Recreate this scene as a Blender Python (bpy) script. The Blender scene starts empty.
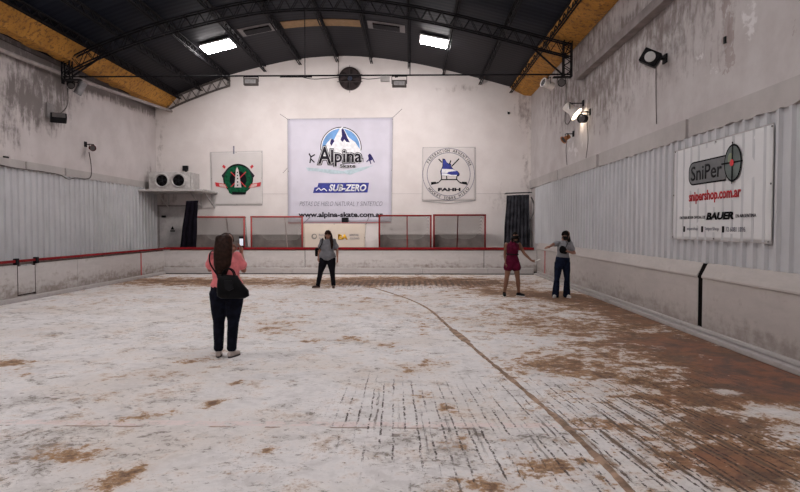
import bpy, bmesh, math, random
from mathutils import Vector, Matrix, noise
random.seed(7)
S = bpy.context.scene
COL = S.collection
F = 578.0; HC = 1.70
# ---------------------------------------------------------------- camera
YAW = math.atan(11.0 / F); PITCH = -math.atan(18.7 / F)
cd = bpy.data.cameras.new('camera'); cam = bpy.data.objects.new('camera', cd); COL.objects.link(cam)
cd.sensor_width = 36.0; cd.lens = 36.0 * F / 800.0; cd.clip_end = 200
cam.location = (0, 0, HC); cam.rotation_euler = (math.pi / 2 + PITCH, 0, YAW)
S.camera = cam
# ---------------------------------------------------------------- world, exposure
w = bpy.data.worlds.new('world'); S.world = w; w.use_nodes = True
w.node_tree.nodes['Background'].inputs[0].default_value = (.8, .85, 1, 1)
w.node_tree.nodes['Background'].inputs[1].default_value = .15
S.view_settings.view_transform = 'Standard'; S.view_settings.look = 'None'
S.view_settings.gamma = 1; S.view_settings.use_curve_mapping = False
S.view_settings.exposure = 0.13
LAMP = 58.0           # roof light panels, the far pair and the added unseen rows
WASH = 600.0          # floodlights under the tie rod, turned round and lit to brighten the back wall
FLOOD = 45.0         # wall floodlights

_R = Matrix.Rotation(YAW, 3, 'Z') @ Matrix.Rotation(math.pi / 2 + PITCH, 3, 'X')
def ray(px, py): return (_R @ Vector(((px - 400) / F, (246 - py) / F, -1)))
def on_y(px, py, y):
    r = ray(px, py); return r * (y / r.y) + Vector((0, 0, HC))
def on_x(px, py, x):
    r = ray(px, py); return r * (x / r.x) + Vector((0, 0, HC))
def on_z(px, py, z=0.0):
    r = ray(px, py); return r * ((z - HC) / r.z) + Vector((0, 0, HC))
# measured room
YB = 22.8; XL = -10.1; XR = 4.69; YF = -3.0

# ---------------------------------------------------------------- materials
def nt(name):
    m = bpy.data.materials.new(name); m.use_nodes = True
    t = m.node_tree; return m, t, t.nodes['Principled BSDF']
class N:
    """tiny node helper"""
    def __init__(s, t): s.t = t
    def new(s, k, **kw):
        n = s.t.nodes.new(k)
        for a, b in kw.items(): setattr(n, a, b)
        return n
    def put(s, sock, v):
        if isinstance(v, bpy.types.NodeSocket): s.t.links.new(v, sock)
        elif v is not None: sock.default_value = v
    def math(s, op, a, b=None, c=None, clamp=False):
        n = s.new('ShaderNodeMath', operation=op); n.use_clamp = clamp
        s.put(n.inputs[0], a); s.put(n.inputs[1], b)
        if c is not None: s.put(n.inputs[2], c)
        return n.outputs[0]
    def noise(s, vec, scale, detail=4, rough=.55, dist=0):
        n = s.new('ShaderNodeTexNoise'); s.put(n.inputs['Vector'], vec)
        n.inputs['Scale'].default_value = scale; n.inputs['Detail'].default_value = detail
        n.inputs['Roughness'].default_value = rough; n.inputs['Distortion'].default_value = dist
        return n.outputs['Fac']
    def step(s, v, a, b):
        n = s.new('ShaderNodeMapRange', interpolation_type='SMOOTHSTEP'); s.put(n.inputs[0], v)
        n.inputs[1].default_value = a; n.inputs[2].default_value = b
        return n.outputs[0]
    def mix(s, f, a, b):
        n = s.new('ShaderNodeMix', data_type='RGBA'); s.put(n.inputs[0], f)
        for i, v in ((6, a), (7, b)):
            if isinstance(v, tuple) and len(v) == 3: v = (*v, 1)
            s.put(n.inputs[i], v)
        return n.outputs[2]
    def coord(s, scale=(1, 1, 1), rot=(0, 0, 0)):
        c = s.new('ShaderNodeTexCoord'); m = s.new('ShaderNodeMapping')
        m.inputs['Scale'].default_value = scale; m.inputs['Rotation'].default_value = rot
        s.t.links.new(c.outputs['Object'], m.inputs[0]); return m.outputs[0]
    def xyz(s, v):
        n = s.new('ShaderNodeSeparateXYZ'); s.put(n.inputs[0], v); return n.outputs
    def attr(s, name):
        n = s.new('ShaderNodeAttribute', attribute_name=name)
        q = s.new('ShaderNodeSeparateColor'); s.t.links.new(n.outputs['Color'], q.inputs[0]); return q.outputs
    def bump(s, h, strength, dist=.02):
        n = s.new('ShaderNodeBump'); n.inputs['Strength'].default_value = strength; n.inputs['Distance'].default_value = dist
        s.put(n.inputs['Height'], h); return n.outputs[0]
def mat(name, col, rough=.6, metal=0, var=.12, scale=9, emit=0, alpha=1, dirt=None, spec=None, stretch=(1, 1, 1)):
    m, t, p = nt(name); n = N(t)
    c = n.coord(stretch)
    f = n.noise(c, scale, 5)
    a = tuple(x * (1 - var) for x in col); b = tuple(min(1, x * (1 + var)) for x in col)
    out = n.mix(n.step(f, .3, .7), a, b)
    if dirt:
        g = n.step(n.noise(c, scale * .4, 8, .7), .5, .68)
        out = n.mix(n.math('MULTIPLY', g, .7), out, dirt)
    t.links.new(out, p.inputs['Base Color'])
    p.inputs['Roughness'].default_value = rough; p.inputs['Metallic'].default_value = metal
    p.inputs['Specular IOR Level'].default_value = spec if spec is not None else (.35 if sum(col) > .25 else .04)
    if emit:
        p.inputs['Emission Color'].default_value = (*col, 1); p.inputs['Emission Strength'].default_value = emit
    return m
M = {}
def G(name, *a, **k):
    if name not in M: M[name] = mat(name, *a, **k)
    return M[name]

def floor_mat():
    m, t, p = nt('worn_rink_floor'); n = N(t)
    c = n.coord(); x, y, z = n.xyz(c)[0:3]
    A = n.attr('stain_shade'); B = n.attr('dirt')
    rust, groove, deep = A[0], A[1], A[2]; grey = B[0]; pale = B[1]; ridge = B[2]
    big = n.noise(c, .55, 4); mid = n.noise(c, 2.2, 7, .66, .3); fine = n.noise(c, 8, 7, .72); vf = n.noise(c, 30, 4, .7)
    cs = n.coord((1.0, 1.15, 1), (0, 0, .6)); streak = n.noise(cs, 2.6, 8, .72, .5)
    chipn = n.noise(cs, 11, 8, .8, .5)
    base = n.mix(n.step(mid, .38, .62), (.60, .575, .57), (.76, .74, .735))
    base = n.mix(n.math('MULTIPLY', n.step(fine, .42, .60), .45), base, (.82, .80, .80))
    base = n.mix(n.math('MULTIPLY', n.step(big, .44, .62), .45), base, (.60, .53, .47))
    # grey scuffs
    sc = n.step(n.math('ADD', streak, n.math('MULTIPLY', grey, .12)), .50, .72)
    base = n.mix(n.math('MULTIPLY', sc, .50), base, (.33, .29, .265))
    # dark chips, clustered in the scuffs
    ck = n.math('ADD', chipn, n.math('ADD', n.math('MULTIPLY', n.math('SUBTRACT', streak, .5), .55), n.math('MULTIPLY', grey, .07)))
    base = n.mix(n.math('MULTIPLY', n.step(ck, .565, .66), .78), base, (.15, .12, .10))
    pt = n.math('MULTIPLY', n.step(vf, .60, .65), n.step(n.math('ADD', mid, n.math('MULTIPLY', grey, .16)), .50, .60))
    base = n.mix(n.math('MULTIPLY', pt, .8), base, (.08, .065, .055))
    # pale pink line painted across the rink
    wob = n.math('MULTIPLY', n.math('SUBTRACT', mid, .5), .12)
    ln = n.math('ABSOLUTE', n.math('SUBTRACT', n.math('ADD', y, wob), 4.93))
    lm = n.math('SUBTRACT', 1, n.step(ln, .045, .075))
    lm = n.math('MULTIPLY', lm, n.step(fine, .42, .50))
    lm = n.math('MULTIPLY', lm, n.math('SUBTRACT', 1, n.step(x, 1.5, 1.9)))
    base = n.mix(n.math('MULTIPLY', lm, .6), base, (.74, .60, .58))
    ln2 = n.math('ABSOLUTE', n.math('SUBTRACT', n.math('ADD', y, wob), 4.85))
    l2 = n.math('MULTIPLY', n.math('SUBTRACT', 1, n.step(ln2, .008, .02)), n.step(mid, .48, .53))
    l2 = n.math('MULTIPLY', l2, n.math('SUBTRACT', 1, n.step(x, 1.5, 1.9)))
    base = n.mix(n.math('MULTIPLY', l2, .8), base, (.2, .12, .09))
    # rust
    rn = n.math('ADD', n.math('MULTIPLY', n.math('SUBTRACT', mid, .5), 2.7), n.math('ADD', n.math('MULTIPLY', n.math('SUBTRACT', fine, .5), 2.4), n.math('MULTIPLY', n.math('SUBTRACT', vf, .5), .8)))
    rv = n.math('ADD', rust, rn)
    soft = n.math('MULTIPLY', n.step(rv, .05, .55), n.step(rust, .01, .12)); hard = n.math('MULTIPLY', n.step(rv, .42, .60), n.step(rust, .02, .15))
    dk = n.math('MULTIPLY', n.step(n.math('ADD', rv, n.math('MULTIPLY', n.math('SUBTRACT', chipn, .5), 1.5)), .80, 1.0), n.math('SUBTRACT', 1, deep))
    rc = n.mix(n.step(chipn, .42, .58), (.095, .040, .018), (.33, .165, .065))
    rc = n.mix(n.step(rv, .55, 1.0), n.mix(.5, rc, (.44, .27, .13)), rc)
    rdeep = n.mix(n.step(n.noise(c, 3.0, 7, .7, .4), .40, .60), (.055, .019, .011), (.22, .066, .018))
    rc = n.mix(deep, rc, rdeep)
    tint = n.mix(.55, base, (.42, .25, .14))
    base = n.mix(n.math('MULTIPLY', soft, .7), base, tint)
    base = n.mix(n.math('MULTIPLY', hard, .9), base, rc)
    base = n.mix(n.math('MULTIPLY', dk, .7), base, (.085, .042, .022))
    # pale scraped patches
    pv = n.math('ADD', pale, n.math('MULTIPLY', n.math('SUBTRACT', mid, .5), 2.0))
    base = n.mix(n.math('MULTIPLY', n.math('MULTIPLY', n.step(pv, .42, .62), n.step(pale, .02, .15)), .7), base, (.70, .66, .64))
    # grooves over the buried cooling pipes, fanning out slightly to the right
    tq = n.math('MAXIMUM', n.math('SUBTRACT', 5, y), -4)
    gx = n.math('DIVIDE', n.math('SUBTRACT', x, n.math('MULTIPLY', tq, .035)), n.math('ADD', 1, n.math('MULTIPLY', tq, .055)))
    gxw = n.math('ADD', gx, n.math('MULTIPLY', n.math('SUBTRACT', mid, .5), .05))
    gxw = n.math('ADD', gxw, n.math('MULTIPLY', n.math('SUBTRACT', fine, .5), .03))
    brk = n.coord((5, .7, 1)); bn = n.noise(brk, 1.8, 7, .78)
    ff = n.math('ABSOLUTE', n.math('SUBTRACT', n.math('FRACT', n.math('MULTIPLY', gxw, 9.6)), .5))
    fl1 = n.math('LESS_THAN', ff, .08)
    g1 = n.math('MULTIPLY', fl1, n.step(n.math('ADD', bn, n.math('MULTIPLY', groove, .16)), .52, .60))
    g1 = n.math('MULTIPLY', g1, n.step(n.noise(c, 18, 4, .75), .46, .50))
    fc = n.math('ABSOLUTE', n.math('SUBTRACT', n.math('FRACT', n.math('MULTIPLY', gxw, 4.8)), .5))
    fl2 = n.math('LESS_THAN', fc, n.math('ADD', n.math('MULTIPLY', n.step(y, 13, 16), .10), n.math('ADD', n.math('MULTIPLY', groove, .085), n.math('MULTIPLY', n.math('SUBTRACT', fine, .5), .22))))
    g2 = n.math('MULTIPLY', n.math('MULTIPLY', fl2, n.step(groove, .38, .7)), n.step(n.math('ADD', bn, n.math('MULTIPLY', groove, .22)), .60, .68))
    gm = n.math('MULTIPLY', n.math('MAXIMUM', g1, g2), n.step(groove, .05, .3))
    base = n.mix(n.math('MULTIPLY', gm, .92), base, (.045, .028, .022))
    # brown dirt beside the deep grooves
    fw = n.math('MULTIPLY', n.math('LESS_THAN', fc, .16), n.step(n.math('ADD', fine, n.math('MULTIPLY', groove, .12)), .56, .62))
    fw = n.math('MULTIPLY', fw, n.step(groove, .5, .9))
    base = n.mix(n.math('MULTIPLY', fw, .5), base, (.22, .14, .09))
    t.links.new(base, p.inputs['Base Color'])
    ro = n.math('SUBTRACT', .72, n.math('MULTIPLY', deep, .22)); t.links.new(ro, p.inputs['Roughness'])
    p.inputs['Specular IOR Level'].default_value = .3
    h = n.math('SUBTRACT', n.math('MULTIPLY', fine, .5), gm)
    t.links.new(n.bump(h, .5, .01), p.inputs['Normal'])
    return m

def plaster_mat(name, base_a, base_b, dark=(.15, .12, .11), vert='Z'):
    m, t, p = nt(name); n = N(t)
    c = n.coord(); A = n.attr('stain_shade'); st, pale, peel = A[0], A[1], A[2]
    cv = n.coord((4, 4, 1.0)); vst = n.noise(cv, 1.5, 8, .68, .2); mid = n.noise(c, 1.3, 7, .62); fine = n.noise(c, 9, 5, .6)
    blot = n.noise(c, 3.4, 7, .68, .4)
    base = n.mix(n.step(mid, .3, .7), base_a, base_b)
    v = n.math('ADD', st, n.math('ADD', n.math('MULTIPLY', n.math('SUBTRACT', vst, .5), 2.1), n.math('MULTIPLY', n.math('SUBTRACT', blot, .5), 1.7)))
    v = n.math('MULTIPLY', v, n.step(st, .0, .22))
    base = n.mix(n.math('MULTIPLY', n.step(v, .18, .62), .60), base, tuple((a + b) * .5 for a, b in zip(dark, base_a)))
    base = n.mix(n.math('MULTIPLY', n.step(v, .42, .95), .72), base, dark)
    pv = n.math('ADD', peel, n.math('MULTIPLY', n.math('SUBTRACT', blot, .5), 1.6))
    base = n.mix(n.math('MULTIPLY', n.step(pv, .45, .52), .65), base, (.33, .265, .25))
    qv = n.math('ADD', pale, n.math('MULTIPLY', n.math('SUBTRACT', blot, .5), 1.3))
    base = n.mix(n.math('MULTIPLY', n.step(qv, .42, .54), .75), base, (.74, .72, .72))
    t.links.new(base, p.inputs['Base Color']); p.inputs['Roughness'].default_value = .85
    p.inputs['Specular IOR Level'].default_value = .2
    t.links.new(n.bump(n.math('ADD', mid, n.math('MULTIPLY', fine, .3)), .35, .03), p.inputs['Normal'])
    return m
def sheet_mat(name, a, b, dark, lo=.0, streak=.5):
    m, t, p = nt(name); n = N(t)
    c = n.coord(); cv = n.coord((2.5, 2.5, .3)); vs = n.noise(cv, 1.6, 6, .65); mid = n.noise(c, 1.2, 5, .6)
    col = n.mix(n.step(mid, .3, .7), a, b)
    col = n.mix(n.math('MULTIPLY', n.step(vs, .5, .78), streak), col, dark)
    t.links.new(col, p.inputs['Base Color']); p.inputs['Roughness'].default_value = .5
    p.inputs['Specular IOR Level'].default_value = .35
    return m
def board_mat(name, col, dark, zlo, zhi):
    """painted board, scuffed brown in a low splash zone"""
    m, t, p = nt(name); n = N(t); c = n.coord(); z = n.xyz(c)[2]
    ch = n.coord((.5, .5, 2.2)); a = n.noise(ch, 2.4, 7, .66); b = n.noise(c, 7, 6, .65); sp = n.noise(c, 16, 5, .7)
    base = n.mix(n.step(a, .3, .7), tuple(q * .86 for q in col), col)
    low = n.math('SUBTRACT', 1, n.step(z, zlo, zhi))
    v = n.math('ADD', n.math('MULTIPLY', low, .68), n.math('ADD', n.math('MULTIPLY', n.math('SUBTRACT', a, .5), 2.0), n.math('MULTIPLY', n.math('SUBTRACT', b, .5), 1.5)))
    base = n.mix(n.math('MULTIPLY', n.step(v, .08, .95), .85), base, dark)
    base = n.mix(n.math('MULTIPLY', n.step(sp, .66, .72), .5), base, tuple(q * .6 for q in dark))
    t.links.new(base, p.inputs['Base Color']); p.inputs['Roughness'].default_value = .6
    p.inputs['Specular IOR Level'].default_value = .3
    return m

# ---------------------------------------------------------------- object helpers
def link(name, me, parent=None):
    o = bpy.data.objects.new(name, me); COL.objects.link(o)
    if parent: o.parent = parent
    return o
def wloc(o):
    v = Vector((0, 0, 0))
    while o: v = v + o.location; o = o.parent
    return v
def obj(name, bm, m, parent=None, world=True, smooth=False, kind=None):
    """one mesh object; world-space vertices are moved into the parent's frame"""
    if parent and world:
        bmesh.ops.translate(bm, verts=bm.verts, vec=-wloc(parent))
    bmesh.ops.recalc_face_normals(bm, faces=bm.faces)
    me = bpy.data.meshes.new(name); bm.to_mesh(me); bm.free()
    if smooth:
        for f in me.polygons: f.use_smooth = True
    if isinstance(m, (list, tuple)):
        for q in m: me.materials.append(q)
    else: me.materials.append(m)
    o = link(name, me, parent)
    if kind: o['kind'] = kind
    return o
def tag(o, label, cat, group=None):
    o['label'] = label; o['category'] = cat
    if group: o['group'] = group
    return o
def thing(name, label, cat, loc=(0, 0, 0), group=None, rz=0):
    o = bpy.data.objects.new(name, None); COL.objects.link(o); o.location = loc; o.rotation_euler = (0, 0, rz)
    o.empty_display_size = .1
    return tag(o, label, cat, group)
def single(name, bm, m, label, cat, group=None, smooth=False):
    """a thing that is one mesh: origin at the middle of its base"""
    xs = [v.co for v in bm.verts]
    c = Vector(((min(v.x for v in xs) + max(v.x for v in xs)) / 2, (min(v.y for v in xs) + max(v.y for v in xs)) / 2, min(v.z for v in xs)))
    bmesh.ops.translate(bm, verts=bm.verts, vec=-c)
    o = obj(name, bm, m, smooth=smooth); o.location = c
    return tag(o, label, cat, group)
def B(): return bmesh.new()
def box(bm, x0, x1, y0, y1, z0, z1, bev=0, mi=0):
    r = bmesh.ops.create_cube(bm, size=1)
    for v in r['verts']:
        v.co = Vector(((x0 + x1) / 2 + v.co.x * (x1 - x0), (y0 + y1) / 2 + v.co.y * (y1 - y0), (z0 + z1) / 2 + v.co.z * (z1 - z0)))
    fs = {f for v in r['verts'] for f in v.link_faces}
    for f in fs: f.material_index = mi
    if bev:
        es = list({e for v in r['verts'] for e in v.link_edges})
        bmesh.ops.bevel(bm, geom=es, offset=bev, segments=2, affect='EDGES', profile=.5)
    return bm
def frame_of(d, hint=None):
    d = d.normalized(); h = Vector(hint) if hint is not None else (Vector((0, 0, 1)) if abs(d.z) < .9 else Vector((1, 0, 0)))
    a = (h - d * h.dot(d))
    if a.length < 1e-5: a = Vector((1, 0, 0)) - d * d.x
    a.normalize(); return a, d.cross(a)
def bar(bm, p, q, w_, h_=None, hint=None):
    """rectangular bar between two points"""
    p = Vector(p); q = Vector(q); a, b = frame_of(q - p, hint); h_ = h_ or w_
    vs = []
    for c in (p, q):
        for s, t in ((-1, -1), (1, -1), (1, 1), (-1, 1)): vs.append(bm.verts.new(c + b * s * w_ / 2 + a * t * h_ / 2))
    for i in range(4): bm.faces.new((vs[i], vs[(i + 1) % 4], vs[4 + (i + 1) % 4], vs[4 + i]))
    bm.faces.new(vs[:4][::-1]); bm.faces.new(vs[4:]); return bm
def tube(bm, pts, r, n=8, cap=True):
    """round tube along points; r scalar or list of radii or (ra, rb) pairs"""
    pts = [Vector(p) for p in pts]; rings = []; prev = None
    for i, p in enumerate(pts):
        d = (pts[min(i + 1, len(pts) - 1)] - pts[max(i - 1, 0)])
        a, b = frame_of(d, prev); prev = a
        rr = r[i] if isinstance(r, (list, tuple)) else r
        ra, rb = rr if isinstance(rr, (list, tuple)) else (rr, rr)
        rings.append([bm.verts.new(p + a * math.cos(k * 2 * math.pi / n) * ra + b * math.sin(k * 2 * math.pi / n) * rb) for k in range(n)])
    for A_, B_ in zip(rings, rings[1:]):
        for k in range(n): bm.faces.new((A_[k], A_[(k + 1) % n], B_[(k + 1) % n], B_[k]))
    if cap: bm.faces.new(rings[0][::-1]); bm.faces.new(rings[-1])
    return bm
def curve_pts(ps, n=8):
    """Catmull-Rom through points"""
    ps = [Vector(p) for p in ps]; out = []
    for i in range(len(ps) - 1):
        p0 = ps[max(i - 1, 0)]; p1 = ps[i]; p2 = ps[i + 1]; p3 = ps[min(i + 2, len(ps) - 1)]
        for k in range(n):
            t = k / n
            out.append(.5 * ((2 * p1) + (p2 - p0) * t + (2 * p0 - 5 * p1 + 4 * p2 - p3) * t * t + (3 * p1 - p0 - 3 * p2 + p3) * t ** 3))
    out.append(ps[-1]); return out
def prism(bm, pts, d):
    """closed polygon of 3-D points extruded by vector d"""
    a = [bm.verts.new(Vector(p)) for p in pts]; b = [bm.verts.new(Vector(p) + Vector(d)) for p in pts]
    bm.faces.new(a); bm.faces.new(b[::-1]); n = len(a)
    for i in range(n): bm.faces.new((a[i], b[i], b[(i + 1) % n], a[(i + 1) % n]))
    return bm
def lathe(bm, prof, p, d, n=20):
    """profile [(distance along d, radius)] around axis from p along d"""
    p = Vector(p); d = Vector(d).normalized(); a, b = frame_of(d); rings = []
    for t, r in prof:
        rings.append([bm.verts.new(p + d * t + (a * math.cos(k * 2 * math.pi / n) + b * math.sin(k * 2 * math.pi / n)) * max(r, 1e-4)) for k in range(n)])
    for A_, B_ in zip(rings, rings[1:]):
        for k in range(n): bm.faces.new((A_[k], A_[(k + 1) % n], B_[(k + 1) % n], B_[k]))
    bm.faces.new(rings[0][::-1]); bm.faces.new(rings[-1]); return bm
def grid(name, o, u, v, nu, nv, m, paint=None, thick=None, attr=('stain_shade',)):
    """painted surface grid; paint(pos) -> dict attr -> rgb"""
    o = Vector(o); u = Vector(u); v = Vector(v); bm = B()
    vs = [[bm.verts.new(o + u * (i / nu) + v * (j / nv)) for i in range(nu + 1)] for j in range(nv + 1)]
    for j in range(nv):
        for i in range(nu): bm.faces.new((vs[j][i], vs[j][i + 1], vs[j + 1][i + 1], vs[j + 1][i]))
    me = bpy.data.meshes.new(name); bm.to_mesh(me); bm.free(); me.materials.append(m)
    for a in attr:
        ca = me.attributes.new(a, 'FLOAT_COLOR', 'POINT'); buf = []
        for q in me.vertices:
            r = paint(q.co)[a] if paint else (0, 0, 0); buf += [*r, 1]
        ca.data.foreach_set('color', buf)
    ob = link(name, me)
    if thick:
        md = ob.modifiers.new('s', 'SOLIDIFY'); md.thickness = thick; md.offset = -1
    ob['kind'] = 'structure'; return ob
# ================================================================ floor
def gau(p, c, r):
    d = ((p.x - c[0]) / r[0]) ** 2 + ((p.y - c[1]) / r[1]) ** 2
    return math.exp(-d * 1.2) if d < 6 else 0.0
# stains on the floor: (photo-measured centre, size) turned into metres on the floor: x, y, rx, ry, rust, deep
def fl(px, py, rx, ry):
    c = on_z(px, py); D = c.y
    return (c.x, c.y), (rx * D / F, ry * D * D / (HC * F))
RUST = [  # px, py, rx, ry, rust, deep
    (225, 282, 110, 5, .85, .15), (150, 280, 60, 4, .4, .1), (420, 280, 100, 5, .7, .2), (480, 284, 60, 5, .5, .2), (360, 282, 50, 5, .5, .15),
    (560, 296, 60, 6, .75, .25), (500, 292, 40, 4, .5, .2), (600, 305, 45, 8, .6, .35), (650, 322, 45, 10, .6, .5), (620, 313, 30, 7, .3, .2),
    (690, 345, 55, 13, .75, .8), (740, 368, 60, 14, .8, .95), (790, 392, 60, 17, .85, 1.0), (720, 380, 50, 9, .45, .5), (780, 375, 50, 14, .5, .6),
    (640, 345, 70, 18, .36, .35), (560, 325, 60, 14, .42, .2), (600, 360, 60, 16, .38, .2), (520, 310, 50, 10, .22, .1), (545, 367, 38, 11, .55, .15), (660, 390, 70, 20, .42, .3),
    (720, 430, 60, 22, .46, .35), (770, 465, 60, 26, .5, .45), (650, 440, 50, 20, .22, .2), (700, 470, 70, 20, .25, .3), (700, 400, 60, 10, .3, .3), (740, 480, 50, 20, .3, .3), (765, 425, 45, 10, .4, .4), (700, 418, 40, 8, .25, .3), (580, 420, 50, 12, .2, .1),
    (545, 463, 32, 11, .55, .12), (495, 486, 38, 9, .55, .12), (455, 442, 14, 10, .38, .05), (600, 478, 30, 14, .3, .1), (512, 440, 16, 5, .3, .05),
    (75, 458, 30, 8, .5, .15), (100, 450, 30, 5, .3, .1), (144, 469, 13, 5, .75, .1), (108, 482, 28, 9, .48, .1), (150, 416, 26, 5, .35, .05), (20, 372, 22, 4, .4, .05),
    (8, 362, 22, 5, .75, .1), (238, 383, 7, 4, .8, .2), (216, 403, 9, 4, .75, .15), (206, 358, 20, 5, .5, .1), (265, 328, 30, 7, .34, .05),
    (283, 331, 12, 4, .4, .05), (320, 341, 22, 3, .4, .05), (350, 339, 14, 3, .55, 0), (265, 452, 9, 5, .7, .1), (252, 480, 11, 6, .65, .05), (230, 440, 8, 4, .4, 0),
    (394, 347, 9, 4, .45, 0), (412, 371, 8, 4, .6, .1), (400, 378, 10, 5, .35, 0), (446, 405, 12, 5, .45, 0), (423, 395, 8, 4, .45, 0), (421, 330, 4, 7, .4, .1),
    (430, 362, 18, 4, .3, .05), (386, 347, 6, 3, .4, .1), (468, 400, 8, 4, .4, 0), (410, 372, 26, 4, .15, 0), (60, 292, 40, 3, .2, 0), (100, 300, 60, 4, .12, 0),
    (300, 300, 80, 6, .1, 0), (280, 315, 60, 6, .12, 0), (450, 320, 40, 8, .14, 0), (400, 300, 70, 6, .16, 0), (195, 360, 14, 3, .3, .05), (710, 455, 30, 8, .4, .5)]
GROOVE = [(430, 283, 110, 5, .9), (350, 284, 50, 4, .4), (400, 400, 70, 34, .35), (450, 440, 90, 45, .5), (520, 400, 70, 40, .35), (640, 420, 80, 45, .75),
          (720, 450, 90, 50, 1.0), (600, 460, 70, 40, .55), (680, 380, 70, 22, .4), (370, 405, 30, 30, .3), (690, 300, 40, 6, .2)]
GREY = [(60, 440, 90, 30, .8), (20, 470, 60, 30, .7), (400, 435, 120, 22, .6), (440, 460, 40, 26, .7), (240, 460, 60, 26, .25), (40, 400, 60, 14, .5), (120, 400, 60, 14, .3),
        (500, 310, 90, 12, .35), (560, 330, 70, 14, .3), (140, 330, 90, 12, .35), (60, 312, 80, 8, .35), (380, 330, 60, 10, .3), (620, 440, 60, 20, .4)]
PALE = [(648, 345, 26, 7, .5), (725, 392, 26, 5, .75), (770, 407, 34, 5, .5), (330, 375, 70, 14, .2), (200, 312, 120, 12, .2), (655, 330, 20, 4, .45), (640, 402, 20, 4, .4)]
R_ = [(*fl(*r[:4]), r[4], r[5]) for r in RUST]; G_ = [(*fl(*r[:4]), r[4]) for r in GROOVE]
Y_ = [(*fl(*r[:4]), r[4]) for r in GREY]; P_ = [(*fl(*r[:4]), r[4]) for r in PALE]
R_ = [(c, r, a * (1.28 if c[0] > 0.3 else 1.0), d) for c, r, a, d in R_]
def floor_paint(p):
    r = .07 + .05 * noise.noise(p * .5); d = 0
    for c, s, a, dd in R_:
        g = gau(p, c, s); r += g * a; d += g * dd
    return {'stain_shade': (min(r, 1.15), min(1, sum(gau(p, c, s) * a for c, s, a in G_)), min(1, d)),
            'dirt': (min(1, sum(gau(p, c, s) * a for c, s, a in Y_)), min(1, sum(gau(p, c, s) * a for c, s, a in P_)), 0)}
grid('floor', (XL - .1, YF, 0), (XR - XL + .2, 0, 0), (0, YB - YF + .1, 0), 150, 290, floor_mat(), floor_paint, .1, ('stain_shade', 'dirt'))

# ================================================================ walls
def blobs(L, axis):
    out = []
    for px, py, rx, rz, a in L:
        if axis == 'x+': c = on_x(px, py, XR); q = on_x(px + rx, py, XR); e = on_x(px, py - rz, XR)
        elif axis == 'x-': c = on_x(px, py, XL); q = on_x(px - rx, py, XL); e = on_x(px, py - rz, XL)
        else: c = on_y(px, py, YB); q = on_y(px + rx, py, YB); e = on_y(px, py - rz, YB)
        h = abs(q.y - c.y) if axis[0] == 'x' else abs(q.x - c.x)
        out.append((c, h, abs(e.z - c.z), a, axis[0]))
    return out
def bsum(L, p):
    s = 0
    for c, h, v, a, ax in L:
        t = p.y - c.y if ax == 'x' else p.x - c.x
        d = (t / h) ** 2 + ((p.z - c.z) / v) ** 2
        if d < 6: s += a * math.exp(-d * 1.2)
    return min(1.1, s)
LS = blobs([(20, 100, 34, 30, .35), (50, 75, 18, 30, .3), (60, 112, 16, 18, .3), (15, 95, 40, 22, .55), (45, 110, 20, 25, .45), (5, 130, 20, 20, .3), (70, 75, 22, 30, .55), (30, 70, 60, 14, .35), (140, 100, 50, 7, .55), (90, 88, 40, 8, .4),
            (150, 175, 6, 16, .4), (10, 160, 12, 8, .3), (60, 165, 30, 6, .15), (86, 155, 4, 12, .25), (20, 150, 15, 10, .2)], 'x-')
RS = blobs([(560, 85, 22, 25, .4), (700, 25, 50, 40, .25), (690, 5, 60, 14, .3), (620, 60, 40, 60, .42), (665, 45, 30, 45, .3), (560, 100, 26, 45, .30), (600, 95, 30, 40, .36), (655, 15, 40, 20, .4), (725, 30, 14, 60, .25), (630, 30, 35, 18, .35),
            (575, 110, 20, 20, .35), (590, 40, 30, 40, .4), (700, 70, 20, 20, .12)], 'x+')
RP = blobs([(727, 25, 9, 60, .7), (733, 65, 6, 12, .6), (790, 30, 40, 25, .25), (770, 20, 30, 30, .2)], 'x+')
RW = blobs([(748, 15, 14, 26, .55), (700, 50, 14, 34, .38), (712, 72, 12, 14, .4), (790, 62, 40, 14, .3), (755, 35, 6, 30, .3), (575, 150, 14, 16, .5), (540, 140, 16, 30, .3)], 'x+')
BS = blobs([(158, 150, 5, 30, .45), (527, 170, 6, 40, .42), (522, 110, 10, 20, .4), (165, 205, 14, 30, .45), (527, 110, 6, 30, .35), (470, 88, 30, 5, .3), (440, 90, 20, 3, .25),
            (500, 200, 20, 25, .25), (190, 90, 30, 8, .2), (160, 120, 8, 10, .3)], 'y')  # upper right and lower left corner entries are shade painted into the wall
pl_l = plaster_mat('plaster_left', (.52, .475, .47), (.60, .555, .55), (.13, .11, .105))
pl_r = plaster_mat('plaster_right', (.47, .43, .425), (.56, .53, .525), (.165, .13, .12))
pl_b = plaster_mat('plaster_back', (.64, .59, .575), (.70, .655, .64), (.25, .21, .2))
ROOF = [(-10.4, 6.30), (-9.3, 6.88), (-8.3, 7.29), (-7.14, 7.68), (-5.72, 8.04), (-4.34, 8.30), (-2.88, 8.40), (-1.54, 8.34), (-.08, 8.14), (1.26, 7.86), (2.68, 7.50), (3.9, 7.17), (5.1, 6.86)]
RC = [(p.x, p.z) for p in curve_pts([(a, 0, b) for a, b in ROOF], 6)]
def roof(x):
    for (a, b), (c, d) in zip(RC, RC[1:]):
        if a <= x <= c: return b + (d - b) * (x - a) / (c - a)
    return RC[0][1] if x < RC[0][0] else RC[-1][1]
grid('wall_left', (XL, YF, 0), (0, YB - YF, 0), (0, 0, roof(XL)), 110, 34, pl_l, lambda p: {'stain_shade': (min(1.1, bsum(LS, p) + max(0, min(1, (p.z - 5.95) / .1)) * .75), 0, 0)}, .15)  # strip along the wall top is painted shade between pipe and foam
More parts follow.
